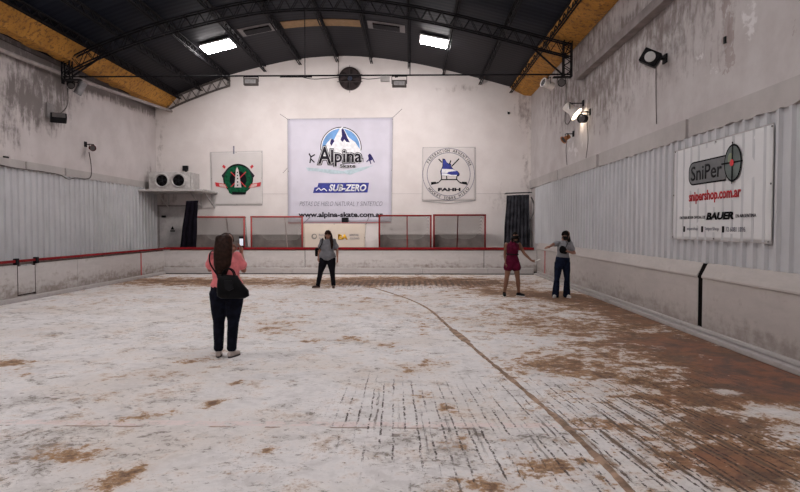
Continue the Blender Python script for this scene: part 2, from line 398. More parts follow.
grid('wall_right', (XR, YF, 0), (0, YB - YF, 0), (0, 0, roof(XR)), 130, 40, pl_r, lambda p: {'stain_shade': (bsum(RS, p), bsum(RW, p), bsum(RP, p))}, -.15)
# back wall follows the roof curve
def back_wall():
    bm = B(); nx = 80; nz = 40; vs = []
    for i in range(nx + 1):
        x = XL + (XR - XL) * i / nx; zt = roof(x)
        vs.append([bm.verts.new((x, YB, zt * j / nz)) for j in range(nz + 1)])
    for i in range(nx):
        for j in range(nz): bm.faces.new((vs[i][j], vs[i + 1][j], vs[i + 1][j + 1], vs[i][j + 1]))
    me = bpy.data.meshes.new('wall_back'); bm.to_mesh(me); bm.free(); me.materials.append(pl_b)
    ca = me.attributes.new('stain_shade', 'FLOAT_COLOR', 'POINT'); buf = []
    for q in me.vertices: buf += [bsum(BS, q.co), 0, 0, 1]
    ca.data.foreach_set('color', buf)
    o = link('wall_back', me); md = o.modifiers.new('s', 'SOLIDIFY'); md.thickness = .15; md.offset = -1
    o['kind'] = 'structure'
back_wall()
bm = B(); box(bm, XL - .15, XR + .15, YF - .15, YF, 0, 8.5)
obj('wall_front', bm, pl_b, kind='structure')

# roof sheeting: barrel vault of trapezoidal sheets
def roof_mat():
    m, t, p = nt('roof_sheeting'); n = N(t); c = n.coord(); y = n.xyz(c)[1]
    cs = n.coord((.25, 2.2, .25)); a = n.noise(cs, 1.2, 6, .65); b = n.noise(c, .5, 4)
    band = n.step(n.noise(n.coord((.02, 1.3, .02)), 1.0, 2), .4, .6)
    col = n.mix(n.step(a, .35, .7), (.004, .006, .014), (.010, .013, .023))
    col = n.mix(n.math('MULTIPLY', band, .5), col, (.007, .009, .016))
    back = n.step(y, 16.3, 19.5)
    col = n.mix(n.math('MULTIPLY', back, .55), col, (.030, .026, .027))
    t.links.new(col, p.inputs['Base Color']); p.inputs['Roughness'].default_value = .55; p.inputs['Specular IOR Level'].default_value = .08
    # fine corrugation
    h = n.math('PINGPONG', n.math('MULTIPLY', y, 9), 1); t.links.new(n.bump(h, .15, .02), p.inputs['Normal'])
    return m
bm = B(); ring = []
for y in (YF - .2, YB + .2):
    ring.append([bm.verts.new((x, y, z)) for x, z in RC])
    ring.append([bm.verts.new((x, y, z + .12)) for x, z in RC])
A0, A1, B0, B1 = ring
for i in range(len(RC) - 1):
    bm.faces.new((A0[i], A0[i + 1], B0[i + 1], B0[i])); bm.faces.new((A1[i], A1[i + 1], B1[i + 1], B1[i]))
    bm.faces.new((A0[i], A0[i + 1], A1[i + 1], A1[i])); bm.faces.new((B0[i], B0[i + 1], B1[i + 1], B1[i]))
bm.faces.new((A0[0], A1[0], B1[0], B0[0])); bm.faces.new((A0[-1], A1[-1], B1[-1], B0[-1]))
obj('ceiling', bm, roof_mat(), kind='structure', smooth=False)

# corrugated metal cladding on the two side walls
steel_l = sheet_mat('cladding_left', (.50, .50, .52), (.57, .57, .59), (.30, .30, .32))
steel_r = sheet_mat('cladding_right', (.50, .505, .525), (.56, .565, .585), (.32, .32, .335))
def cladding(name, x, sgn, y0, y1, z0, z1, m, pitch=.25, d=.045):
    bm = B(); prof = []; y = y0
    while y < y1 - 1e-6:
        for dy, dd in ((0, 0), (pitch * .60, 0), (pitch * .68, d), (pitch * .90, d)):
            if y + dy <= y1: prof.append((y + dy, dd))
        y += pitch
    prof.append((y1, 0)); rows = []
    for z in (z0, z1):
        rows.append([bm.verts.new((x + sgn * (.012 + q), yy, z)) for yy, q in prof]); rows.append([bm.verts.new((x + sgn * .004, yy, z)) for yy, q in prof])
    for i in range(len(prof) - 1):
        bm.faces.new((rows[0][i], rows[0][i + 1], rows[2][i + 1], rows[2][i])); bm.faces.new((rows[1][i], rows[1][i + 1], rows[3][i + 1], rows[3][i]))
        bm.faces.new((rows[2][i], rows[2][i + 1], rows[3][i + 1], rows[3][i])); bm.faces.new((rows[0][i], rows[0][i + 1], rows[1][i + 1], rows[1][i]))
    bm.faces.new((rows[0][0], rows[2][0], rows[3][0], rows[1][0])); bm.faces.new((rows[0][-1], rows[2][-1], rows[3][-1], rows[1][-1]))
    return obj(name, bm, m, kind='structure')
cladding('trim_1', XL, 1, YF, YB - .02, 0.002, 3.2, steel_l)
cladding('trim_2', XR, -1, YF, YB - .9, 1.1, 3.2, steel_r)
# rough rendered bands above the cladding, in lengths
bandm = plaster_mat('render_band', (.40, .37, .36), (.47, .44, .43), (.16, .14, .135)); 
def band(name, x, sgn, z0, z1, pieces, d):
    bm = B(); rnd = random.Random(3)
    for a, b in pieces:
        n = max(2, int((b - a) / .12)); lo = []; 
        for i in range(n + 1):
            y = a + (b - a) * i / n; j = rnd.uniform(-.02, .02)
            lo.append((y, z0 + j))
        pts = [(x, y, z) for y, z in lo] + [(x, b, z1), (x, a, z1)]
        prism(bm, pts, (sgn * d, 0, 0))
    return obj(name, bm, bandm, kind='structure')
band('trim_3', XL, 1, 3.19, 3.42, [(5, 14.9), (15.0, 16.6), (16.72, 22.7)], .055)
band('trim_4', XR, -1, 3.20, 3.52, [(YF, 9.8), (9.9, 14.4), (14.6, 18.4), (18.5, 22.75)], .06)
# bottom flashing strip of dark seam over the cladding handled by the shadow gap
# ---------------------------------------------------------------- yellow foam strips under the eaves
def foam(pts, y0, y1, label, seed):
    bm = B(); n = 120; rnd = random.Random(seed); rows = []
    for i in range(n + 1):
        y = y0 + (y1 - y0) * i / n; row = []
        for k, (x, z) in enumerate(pts):
            q = noise.noise(Vector((x * 3, y * 1.3, z * 3 + seed))) * .05 + noise.noise(Vector((x, y * 6, z + seed))) * .025
            row.append(bm.verts.new((x + q, y, z + q * (.8 if k in (0, 1, 2) else .2))))
        rows.append(row)
    m_ = len(pts)
    for i in range(n):
        for k in range(m_): bm.faces.new((rows[i][k], rows[i][(k + 1) % m_], rows[i + 1][(k + 1) % m_], rows[i + 1][k]))
    bm.faces.new(rows[0]); bm.faces.new(rows[-1][::-1])
    return single('insulation_strip', bm, foam_m, label, 'insulation strip', smooth=False)
def foam_mat():
    m, t, p = nt('yellow_foam'); n = N(t); c = n.coord(); a = n.noise(c, 1.1, 5, .6); b = n.noise(c, 9, 7, .75)
    col = n.mix(n.step(a, .35, .65), (.42, .19, .026), (.56, .265, .04))
    col = n.mix(n.math('MULTIPLY', n.step(b, .50, .60), .8), col, (.13, .06, .022))
    t.links.new(col, p.inputs['Base Color']); p.inputs['Roughness'].default_value = .8
    t.links.new(n.bump(b, .6, .04), p.inputs['Normal']); return m
foam_m = foam_mat()
foam([(-9.85, 6.36), (-9.58, 6.40), (-9.42, 6.58), (-9.22, 6.82), (-9.30, 6.86), (-9.55, 6.74), (-9.9, 6.50)], YF + .3, YB - .03, 'orange-yellow foam insulation strip under the left edge of the roof', 1)
foam([(4.66, 6.80), (4.42, 6.84), (4.16, 6.92), (3.90, 7.07), (3.84, 7.15), (4.2, 7.08), (4.66, 6.94)], YF + .3, YB - .03, 'orange-yellow foam insulation strip under the right edge of the roof', 2)

# ---------------------------------------------------------------- steel purlins (lattice joists running front to back)
dark = G('dark_steel', (.010, .0095, .012), .7, 0, .3, spec=.15)
dark_b = G('dusty_steel', (.10, .085, .08), .6, .2, .3)
PX = [(-9.08, 'purlin farthest left, along the upper edge of the left foam strip'), (-8.25, 'purlin second from the left, clear of the left foam strip'), (-7.14, 'purlin just left of the left bright roof panel'), (-5.72, 'purlin just right of the left bright roof panel'),
      (-4.34, 'purlin at the left end of the tan roof sheet'), (-2.88, 'purlin above the round fan'), (-1.54, 'purlin at the right end of the tan roof sheet'),
      (-.08, 'purlin just left of the right bright roof panel'), (1.26, 'purlin beside the right bright roof panel'), (2.68, 'purlin left of the right foam strip'),
      (3.88, 'purlin farthest right, along the right foam strip')]
for x, lab in PX:
    zt = roof(x) - .005; t = thing('roof_purlin', 'dark steel lattice ' + lab, 'purlin', (x, YF, zt - .25), 'lattice purlins under the roof')
    bm = B(); bar(bm, (x, YF + .05, zt - .02), (x, YB - .02, zt - .02), .09, .035); obj('top_chord', bm, dark, t)
    bm = B(); bar(bm, (x - .035, YF + .05, zt - .23), (x - .035, YB - .02, zt - .23), .03); bar(bm, (x + .035, YF + .05, zt - .23), (x + .035, YB - .02, zt - .23), .03); obj('bottom_chord', bm, dark, t)
    bm = B(); y = YF + .1; k = 0
    while y < YB - .3:
        a, b = (zt - .04, zt - .22) if k % 2 else (zt - .22, zt - .04)
        bar(bm, (x, y, a), (x, y + .22, b), .022, .022); y += .22; k += 1
    obj('lattice_web', bm, dark, t)

# ---------------------------------------------------------------- arched truss
YT = 16.3
def arch(t, y, xs, off0, off1, m, w=.14, step=.20):
    def P(x, off): return Vector((x, y, roof(x) - off))
    n = 60; X = [xs[0] + (xs[1] - xs[0]) * i / n for i in range(n + 1)]
    for nm, off in (('top_chord', off0), ('bottom_chord', off1)):
        bm = B()
        for a, b in zip(X, X[1:]):
            for dy in (-w / 2, w / 2): bar(bm, P(a, off) + Vector((0, dy, 0)), P(b, off) + Vector((0, dy, 0)), .035)
        obj(nm, bm, m, t)
    bm = B(); x = xs[0]; k = 0
    while x < xs[1] - .01:
        x2 = min(x + step, xs[1])
        a, b = (off0, off1) if k % 2 else (off1, off0)
        for dy in (-w / 2, w / 2): bar(bm, P(x, a) + Vector((0, dy, 0)), P(x2, b) + Vector((0, dy, 0)), .016)
        if k % 2 == 0: bar(bm, P(x, off1) + Vector((0, -w / 2, 0)), P(x, off1) + Vector((0, w / 2, 0)), .016)
        x = x2; k += 1
    obj('lattice_web', bm, m, t)
t = thing('roof_truss', 'black steel arched lattice truss spanning the hall under the roof', 'roof truss', (-2.7, YT, 5.95))
arch(t, YT, (-9.75, 4.40), .27, .62, dark)
ZT = 5.95
bm = B(); tube(bm, [(-9.83, YT, ZT), (4.45, YT, ZT)], .022, 8); obj('tie_rod', bm, dark, t)
for px in (305, 410):
    x = on_y(px, 76, YT).x; bm = B(); tube(bm, [(x, YT, ZT), (x, YT, roof(x) - .62)], .012, 6); obj('hanger_rod', bm, dark, t)
for x, s in ((-9.83, 1), (4.45, -1)):   # lattice feet at the walls
    bm = B()
    zt = roof(x) - .15
    for dx in (0, s * .22):
        for dy in (-.07, .07): bar(bm, (x + dx, YT + dy, ZT - .08), (x + dx, YT + dy, zt), .03)
    z = ZT - .05; k = 0
    while z < zt - .12:
        a, b = (0, s * .22) if k % 2 else (s * .22, 0)
        for dy in (-.07, .07): bar(bm, (x + a, YT + dy, z), (x + b, YT + dy, z + .14), .018)
        z += .14; k += 1
    bar(bm, (x, YT, ZT - .08), (x + s * .5, YT, ZT - .08), .16, .03)
    # strut up to the arch
    bar(bm, (x + s * .25, YT, ZT), (x + s * 1.1, YT, roof(x + s * 1.1) - .62), .04)
    obj('truss_foot', bm, dark, t)
bm = B(); tube(bm, curve_pts([on_y(300, 76.5, YT), on_y(312, 79, YT), on_y(325, 78.5, YT), on_y(342, 77, YT)], 6), .01, 6); obj('cable', bm, dark, t)
bm = B(); tube(bm, curve_pts([on_y(355, 76.5, YT), on_y(366, 79, YT), on_y(376, 78), on_y(386, 77, YT)] if False else [on_y(355, 76.5, YT), on_y(366, 79, YT), on_y(376, 78.5, YT), on_y(386, 77, YT)], 6), .01, 6); obj('cable', bm, dark, t)
bm = B(); tube(bm, [on_y(395, 77, YT) + Vector((0, 0, .0)), on_y(398, 76.6, YT)], .02, 6); obj('cable_wrap', bm, dark, t); bm = B(); tube(bm, [on_y(280, 76.3, YT), on_y(312, 76.3, YT)], .034, 6); obj('cable_wrap', bm, dark, t)
# short arch lattice against the back wall, left side
t = thing('roof_truss', 'dusty brown end truss lattice against the back wall, left of the bright panel', 'roof truss', (-8.4, YB - .12, 5.9))
arch(t, YB - .14, (-9.6, -7.1), .10, .46, dark_b, .1, .2)
bm = B(); bar(bm, (-7.1, YB - .14, roof(-7.1) - .08), (-7.1, YB - .14, roof(-7.1) - .48), .05); obj('end_post', bm, dark_b, t)

# ---------------------------------------------------------------- roof light panels and sheets
lamp_e, tt, pp = nt('light_panel_diffuser'); pp.inputs['Base Color'].default_value = (.9, .9, .9, 1)
pp.inputs['Emission Color'].default_value = (1, .95, .945, 1); pp.inputs['Emission Strength'].default_value = LAMP
frame_m = G('lamp_frame', (.5, .5, .5), .5, .3)
def panel(x0, x1, y0, y1, label):
    z0 = roof(x0) - .14; z1 = roof(x1) - .14
    t = thing('ceiling_light', label, 'ceiling light', ((x0 + x1) / 2, (y0 + y1) / 2, min(z0, z1)), 'bright roof light panels')
    bm = B(); prism(bm, [(x0, y0, z0), (x1, y0, z1), (x1, y1, z1), (x0, y1, z0)], (0, 0, .03)); obj('diffuser', bm, lamp_e, t)
    bm = B(); g = .03
    prism(bm, [(x0 - g, y0 - g, z0 + .032), (x1 + g, y0 - g, z1 + .032), (x1 + g, y1 + g, z1 + .032), (x0 - g, y1 + g, z0 + .032)], (0, 0, .05)); obj('housing', bm, frame_m, t)
for i, yy in enumerate((19.05, 12.4, 5.8, -.8)):  # only the far pair is in view; nearer rows are added for light
    place = [' far end', ' unseen, added above mid rink', ' unseen, added above the near end', ' unseen, added behind the viewer'][i]
    panel(-6.92, -5.98, yy, yy + .75, 'glowing white roof light panel, left row,' + place)
    panel(.32, 1.18, yy, yy + .75, 'glowing white roof light panel, right row,' + place)
def sheet(x0, x1, y0, y1, m, name, label, slot=None):
    bm = B(); n = 6
    for i in range(n):
        a = x0 + (x1 - x0) * i / n; b = x0 + (x1 - x0) * (i + 1) / n
        prism(bm, [(a, y0, roof(a) - .02), (b, y0, roof(b) - .02), (b, y1, roof(b) - .02), (a, y1, roof(a) - .02)], (0, 0, .015))
    if slot is None: return single(name, bm, m, label, 'roof panel')
    t = thing(name, label, 'roof panel', ((x0 + x1) / 2, (y0 + y1) / 2, roof((x0 + x1) / 2) - .1))
    obj('plate', bm, m, t); bm = B(); mx = (x1 - x0) * .14; a, b = x0 + mx, x1 - mx
    prism(bm, [(a, y0 + .14, roof(a) - .06), (b, y0 + .14, roof(b) - .06), (b, y1 - .14, roof(b) - .06), (a, y1 - .14, roof(a) - .06)], (0, 0, .035)); obj('opening', bm, slot, t)
tan = G('tan_sheet', (.36, .22, .10), .7); greyp = G('grey_sheet', (.20, .185, .185), .6); blk = G('black_plastic', (.014, .014, .016), .45, 0, .2)
sheet(-4.22, -1.66, 18.75, 19.35, tan, 'roof_sheet', 'tan translucent strip between the dark roof sheets, near the top')
sheet(-5.60, -4.45, 18.7, 19.4, greyp, 'roof_vent', 'grey slotted vent plate in the roof right of the left bright panel', dark)
sheet(-1.42, -.2, 18.7, 19.4, greyp, 'roof_vent', 'grey slotted vent plate in the roof left of the right bright panel', dark)

# ---------------------------------------------------------------- pipes along the walls
pipe_l = G('dusty_pipe', (.36, .32, .31), .6, 0, .2, 3)
bm = B(); tube(bm, curve_pts([(-9.45, YB - .01, 6.28), (-9.62, 20.5, 6.2), (-9.93, 15.5, 6.03), (-9.97, 10, 5.98), (-9.97, YF + .1, 5.98)], 6), .055, 10)
single('wall_pipe', bm, pipe_l, 'pale dusty pipe running high along the left wall below the foam strip', 'pipe', smooth=True)
bm = B(); box(bm, 4.50, XR + .01, YF + .05, 16.1, 5.74, 5.93)
single('wall_beam', bm, G('mauve_beam', (.26, .225, .22), .75, 0, .2, 3), 'grey rendered ledge beam running high along the right wall', 'beam')
bm = B(); tube(bm, [(XL + .04, YF + .1, 6.30), (XL + .04, YB - .05, 6.32)], .012, 6)
single('wall_wire', bm, dark_b, 'thin grey wire running along the left wall above the pale pipe', 'cable')
bm = B(); tube(bm, [(XL + .1, YB - .004, 3.02), (XR - .1, YB - .004, 3.02)], .006, 6)
single('wall_wire', bm, G('wire_grey', (.4, .37, .36), .6), 'thin pale wire stretched level across the back wall behind the banners', 'cable')
# ================================================================ rink boards
BW = board_mat('white_board', (.56, .53, .52), (.21, .17, .145), .10, .62)
BWr = board_mat('cream_board', (.50, .46, .44), (.26, .225, .205), .05, .7)
BC = board_mat('curb_paint', (.46, .43, .42), (.23, .20, .18), -.1, .12)
red = G('red_rail', (.21, .012, .016), .45, 0, .15, 14, dirt=(.10, .02, .02))
redline = G('red_paint', (.45, .05, .05), .6)
black = blk
DR = G('dark_gap', (.006, .005, .005), .95)
XBL = -9.0; XBR = 4.55; YBB = 20.9
# left boards
t = thing('rink_boards', 'long low white boards with a red top rail along the left side of the rink', 'rink boards', (XBL, 9, 0))
g0 = on_x(18, 280, XBL).y; g1 = on_x(35, 280, XBL).y; rl = on_x(141, 262, XBL).y
bm = B()
for a, b in ((YF + .1, g0 - .02), (g1 + .02, 15.4), (15.41, YBB + .1)): box(bm, XBL - .09, XBL, a, b, .1, .84)
obj('board_panel', bm, BW, t)
bm = B(); box(bm, XBL - .09, XBL + .1, YF + .1, YBB - .105, .002, .10, .012); obj('curb', bm, BC, t)
bm = B()
y = YF + .1
for k in range(12):
    y2 = min(y + 2.4, YBB - .045); box(bm, XBL - .02, XBL + .035, y, y2 - .01, .895, .955, .01); y = y2
    if y >= YBB - .05: break
obj('top_rail', bm, red, t)
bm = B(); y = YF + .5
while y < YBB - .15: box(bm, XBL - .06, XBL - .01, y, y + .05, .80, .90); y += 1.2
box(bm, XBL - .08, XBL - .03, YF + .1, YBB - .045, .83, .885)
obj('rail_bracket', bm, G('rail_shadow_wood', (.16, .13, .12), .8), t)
g = B(); box(g, XBL - .07, XBL + .004, g0, g1, .16, .80, .006); gate = obj('gate', g, BW, t)
bm = B()
for yy in (g0 - .02, g1 + .005): box(bm, XBL - .05, XBL + .006, yy, yy + .011, .13, .84)
box(bm, XBL - .05, XBL + .012, g0 - .02, g1 + .02, .12, .145); obj('gate_edge', bm, G('gate_edge_brown', (.06, .045, .04), .8), gate)
for yy in (g0 - .12, g1 - .02):
    bm = B(); box(bm, XBL - .03, XBL + .06, yy, yy + .10, .84, .99, .01); obj('gate_latch', bm, black, gate)
bm = B(); box(bm, XBL - .01, XBL + .006, rl - .035, rl + .035, .10, .84); obj('red_line', bm, redline, t)
# back boards
t = thing('rink_boards', 'low white boards with a red top rail across the far end of the rink', 'rink boards', (-2.2, YBB, 0))
segs = [XBL - .09, on_y(305, 260, YBB).x, on_y(484, 260, YBB).x, XBR - .004]
bm = B()
for a, b in zip(segs, segs[1:]): box(bm, a + .008, b - .012, YBB, YBB + .09, .1, .86, .006)
obj('board_panel', bm, BW, t)
bm = B()
for a, b in zip(segs, segs[1:]): box(bm, a, b, YBB + .03, YBB + .08, .05, .86)
obj('panel_gap', bm, DR, t)
bm = B(); x = XBL + .0
while x < XBR - .14:
    x2 = min(x + 2.35, XBR - .135); box(bm, x + .004, x2 - .004, YBB - .1, YBB + .09, .002, .235, .02); x = x2
obj('curb', bm, BC, t)
bm = B(); box(bm, XBL, on_y(534, 248, YBB).x, YBB - .04, YBB + .10, .89, .975, .012); obj('top_rail', bm, red, t)
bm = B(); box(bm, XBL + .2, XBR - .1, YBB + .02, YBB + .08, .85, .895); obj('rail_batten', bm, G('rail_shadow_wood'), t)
bm = B(); box(bm, XBL, XBR - .14, YBB - .115, YBB - .1, .003, .03); obj('base_gap', bm, DR, t)
# right boards: rendered wall with a sloping cap
t = thing('rink_boards', 'low cream boards with a sloping cap and a black gap along the right side', 'rink boards', (XBR, 9, 0))
crack = on_x(700, 300, XBR).y
def rprof(y0, y1):
    bm = B()
    prism(bm, [(XR - .005, y0, .10), (XBR, y0, .10), (XBR, y0, .90), (XBR - .02, y0, .915), (XBR - .02, y0, .94), (XR - .06, y0, 1.14), (XR - .005, y0, 1.14)], (0, y1 - y0, 0)); return bm
bm = rprof(YF + .1, crack - .07); b2 = rprof(crack + .07, YBB + .1)
me = bpy.data.meshes.new('q'); b2.to_mesh(me); b2.free(); bm.from_mesh(me)
obj('board_panel', bm, BWr, t)
bm = B(); prism(bm, [(XR - .006, crack - .068, .14), (XBR + .006, crack - .068, .14), (XBR + .006, crack - .068, .89), (XBR - .012, crack - .068, .92), (XR - .063, crack - .068, 1.133), (XR - .006, crack - .068, 1.133)], (0, .136, 0)); obj('gap', bm, DR, t)
bm = B(); box(bm, XBR - .13, XR - .005, YF + .1, YBB - .12, .002, .07, .01); obj('curb', bm, BC, t)
bm = B(); box(bm, XBR - .045, XR - .005, YF + .1, YBB - .12, .072, .135, .02); obj('curb_step', bm, BC, t)
yy = on_x(545, 260, XBR).y
bm = B(); box(bm, XBR - .008, XBR + .002, yy - .05, yy + .05, .13, .91); obj('red_line', bm, redline, t)
# raised ledge behind the far boards
bm = B(); box(bm, -9.2, XR - .2, YBB + .11, YB - .005, 0, .80); ledge = obj('trim_5', bm, G('ledge_concrete', (.20, .18, .17), .8), kind='structure')
# curved arc seam on the floor, a low rusty ridge
bm = B(); pts = [on_z(a, b) for a, b in ((346, 279.5), (368, 286), (392, 293.5), (412, 300.5), (430, 310), (448, 326), (466, 341), (482, 355), (505, 374), (532, 397), (560, 421), (590, 450), (618, 478), (650, 515))]
cp = curve_pts(pts, 16); rnd = random.Random(5); L = []; Rr = []; C_ = []
for i, p in enumerate(cp):
    d = (cp[min(i + 1, len(cp) - 1)] - cp[max(i - 1, 0)]).normalized(); nrm = Vector((-d.y, d.x, 0))
    w0 = .032 + .018 * noise.noise(p * 2.3) + .012 * noise.noise(p * 9) + (.03 if 8.6 < p.y < 9.6 else 0)
    L.append(bm.verts.new(p + nrm * w0 + Vector((0, 0, .001)))); Rr.append(bm.verts.new(p - nrm * w0 + Vector((0, 0, .001)))); C_.append(bm.verts.new(p + nrm * .004 * noise.noise(p * 7) + Vector((0, 0, .011))))
for i in range(len(cp) - 1):
    bm.faces.new((L[i], C_[i], C_[i + 1], L[i + 1])); bm.faces.new((C_[i], Rr[i], Rr[i + 1], C_[i + 1])); bm.faces.new((L[i], L[i + 1], Rr[i + 1], Rr[i]))
obj('trim_6', bm, G('rusty_seam', (.30, .20, .14), .8, 0, .45, 7, dirt=(.12, .06, .04)), kind='structure')

# ================================================================ hockey goals behind the far boards
def net_mat(name, col, alpha):
    m, t, p = nt(name); n = N(t); c = n.coord(); x, y, z = n.xyz(c)[0:3]
    fx = n.math('LESS_THAN', n.math('FRACT', n.math('MULTIPLY', n.math('ADD', x, y), 26)), alpha)
    fz = n.math('LESS_THAN', n.math('FRACT', n.math('MULTIPLY', z, 26)), alpha)
    t.links.new(n.math('MAXIMUM', fx, fz), p.inputs['Alpha']); p.inputs['Base Color'].default_value = (*col, 1); p.inputs['Roughness'].default_value = .9
    return m
net = net_mat('goal_net', (.36, .34, .32), .34); netw = net_mat('goal_side_net', (.55, .52, .50), .36)
skirt = G('canvas_skirt', (.20, .175, .165), .85, 0, .2, 3); redf = G('goal_red', (.33, .04, .035), .5, 0, .15, 10, dirt=(.16, .05, .04)); dkf = G('goal_dark_red', (.12, .025, .025), .5)
redk = G('goal_deep_red', (.20, .022, .022), .5, 0, .15, 10)
YG = 21.28
def goal(px0, px1, pyt, post, label, inner, colf):
    x0 = on_y(px0, 230, YG).x; x1 = on_y(px1, 230, YG).x; zt = on_y((px0 + px1) / 2, pyt, YG).z; z0 = .80
    t = thing('hockey_goal', label, 'hockey goal', ((x0 + x1) / 2, YG + .4, z0), 'red framed goals behind the far boards')
    r = .032
    for x in (x0 + r, x1 - r):
        bm = B(); tube(bm, [(x, YG, z0), (x, YG, zt - r)], r, 10); obj('post', bm, colf, t, smooth=True)
    bm = B(); tube(bm, [(x0, YG, zt - r), (x1, YG, zt - r)], r, 10); obj('crossbar', bm, colf, t, smooth=True)
    xm = on_y(post, 230, YG).x; D = .95; dt = .45
    base = curve_pts([(x0 + r, YG, z0 + .03), (x0 + .02, YG + .5, z0 + .03), (x0 + .25, YG + D, z0 + .03), ((x0 + x1) / 2, YG + D + .05, z0 + .03), (x1 - .25, YG + D, z0 + .03), (x1 - .02, YG + .5, z0 + .03), (x1 - r, YG, z0 + .03)], 6)
    top = curve_pts([(x0 + r, YG, zt - r), (x0 + .06, YG + .3, zt - r), (x0 + .3, YG + dt, zt - r), ((x0 + x1) / 2, YG + dt + .03, zt - r), (x1 - .3, YG + dt, zt - r), (x1 - .06, YG + .3, zt - r), (x1 - r, YG, zt - r)], 6)
    bm = B(); tube(bm, base, .025, 8); obj('base_frame', bm, colf, t, smooth=True)
    bm = B(); tube(bm, top, .018, 8); obj('top_frame', bm, colf, t, smooth=True)
    bm = B(); tube(bm, [(xm, YG + D, z0 + .04), (xm, YG + dt + .03, zt - r)], .02, 8)
    obj('centre_post', bm, inner, t)
    bm = B(); n = len(base); V = [[bm.verts.new(a.lerp(b, k / 5)) for k in range(6)] for a, b in zip(base, top)]
    for i in range(n - 1):
        for k in range(5): bm.faces.new((V[i][k], V[i + 1][k], V[i + 1][k + 1], V[i][k + 1]))
    cen = bm.verts.new(((x0 + x1) / 2, YG, zt - r))
    for i in range(n - 1): bm.faces.new((V[i][5], V[i + 1][5], cen))
    obj('net', bm, net, t)
    bm = B(); b2 = [(p.x + (.03 if p.x < (x0 + x1) / 2 else -.03), p.y - .05, p.z) for p in base[3:-3]]
    for (a, b) in zip(b2, b2[1:]):
        h = .60; va = [bm.verts.new(a), bm.verts.new(b), bm.verts.new((b[0], b[1] - .17, b[2] + h)), bm.verts.new((a[0], a[1] - .17, a[2] + h))]; bm.faces.new(va)
    obj('skirt', bm, skirt, t)
    return t
pale_post = G('pale_post', (.45, .38, .36), .6)
goal(193.5, 245, 216.2, 222, 'red framed hockey goal farthest left, beside the black drape', pale_post, redf)
goal(250.5, 303, 216, 282, 'red framed hockey goal left of the cream sponsor banner', pale_post, redf)
goal(378.5, 431.7, 214.8, 407, 'red framed hockey goal right of the large banner, left one of the joined pair', redf, redk)
goal(433.0, 486, 214.2, 459, 'red framed hockey goal farthest right, under the round crest banner', dkf, redk)

# ================================================================ banners on the back wall
def font_mesh(txt, bold=0.0, space=1.0, shear=0):
    c = bpy.data.curves.new('t', 'FONT'); c.body = txt; c.size = 1; c.align_x = 'LEFT'; c.offset = bold; c.space_character = space; c.resolution_u = 3; c.shear = shear
    o = bpy.data.objects.new('t', c); COL.objects.link(o)
    dg = bpy.context.evaluated_depsgraph_get(); me = bpy.data.meshes.new_from_object(o.evaluated_get(dg))
    bpy.data.objects.remove(o); vs = [v.co for v in me.vertices]
    x0 = min(v.x for v in vs); x1 = max(v.x for v in vs); y0 = min(v.y for v in vs); y1 = max(v.y for v in vs)
    return me, (x0, x1, y0, y1)
class Face:
    """flat printed surface: u to the right, v up, as one sees it"""
    def __init__(s, kind, x): s.k = kind; s.c = x
    def p(s, u, v, off=0): return Vector((u, s.c - off, v)) if s.k == 'y' else Vector((s.c - off, -u, v))
    def uv(s, px, py):
        if s.k == 'y': q = on_y(px, py, s.c); return q.x, q.z
        q = on_x(px, py, s.c); return -q.y, q.z
def solid(bm_in_me, face, fn, off, th):
    bm = B(); bm.from_mesh(bm_in_me)
    r = bmesh.ops.extrude_face_region(bm, geom=bm.faces[:]); tv = [g for g in r['geom'] if isinstance(g, bmesh.types.BMVert)]
    ts = set(tv)
    for v in bm.verts:
        u, w_ = fn(v.co.x, v.co.y); v.co = face.p(u, w_, off + (th if v in ts else 0))
    return bm
def text(face, txt, u0, u1, v0, v1, m, parent, off=.008, bold=0, name='lettering', space=1, shear=0, th=.003, slope=0):
    me, (x0, x1, y0, y1) = font_mesh(txt, bold, space, shear)
    fn = lambda x, y: (u0 + (x - x0) / (x1 - x0) * (u1 - u0), v0 + (y - y0) / (y1 - y0) * (v1 - v0) + slope * (x - x0) / (x1 - x0))
    return obj(name, solid(me, face, fn, off, th), m, parent)
def poly(face, pts, m, parent, name, off=.008, th=.003):
    bm = B(); prism(bm, [face.p(u, v, off) for u, v in pts], face.p(0, 0, off + th) - face.p(0, 0, off)); return obj(name, bm, m, parent)
def strokes(face, lines, w_, m, parent, name, off=.01):
    bm = B()
    for l in lines:
        for a, b in zip(l, l[1:]): bar(bm, face.p(*a, off), face.p(*b, off), w_, .004, hint=(face.p(0, 0, 1) - face.p(0, 0, 0)))
    return obj(name, bm, m, parent)
def circ(cu, cv, r, n=36, a0=0, a1=2 * math.pi, ry=None):
    full = abs(a1 - a0 - 2 * math.pi) < 1e-6
    return [(cu + r * math.cos(a0 + (a1 - a0) * i / (n if full else n - 1)), cv + (ry or r) * math.sin(a0 + (a1 - a0) * i / (n if full else n - 1))) for i in range(n)]
def ringp(face, cu, cv, r0, r1, m, parent, name, off=.008, n=56):
    bm = B(); a = circ(cu, cv, r0, n); b = circ(cu, cv, r1, n); V = [[bm.verts.new(face.p(*q, o)) for q in l] for l, o in ((a, off), (b, off), (b, off + .003), (a, off + .003))]
    for i in range(n):
        j = (i + 1) % n
        for k in range(4): bm.faces.new((V[k][i], V[k][j], V[(k + 1) % 4][j], V[(k + 1) % 4][i]))
    return obj(name, bm, m, parent)
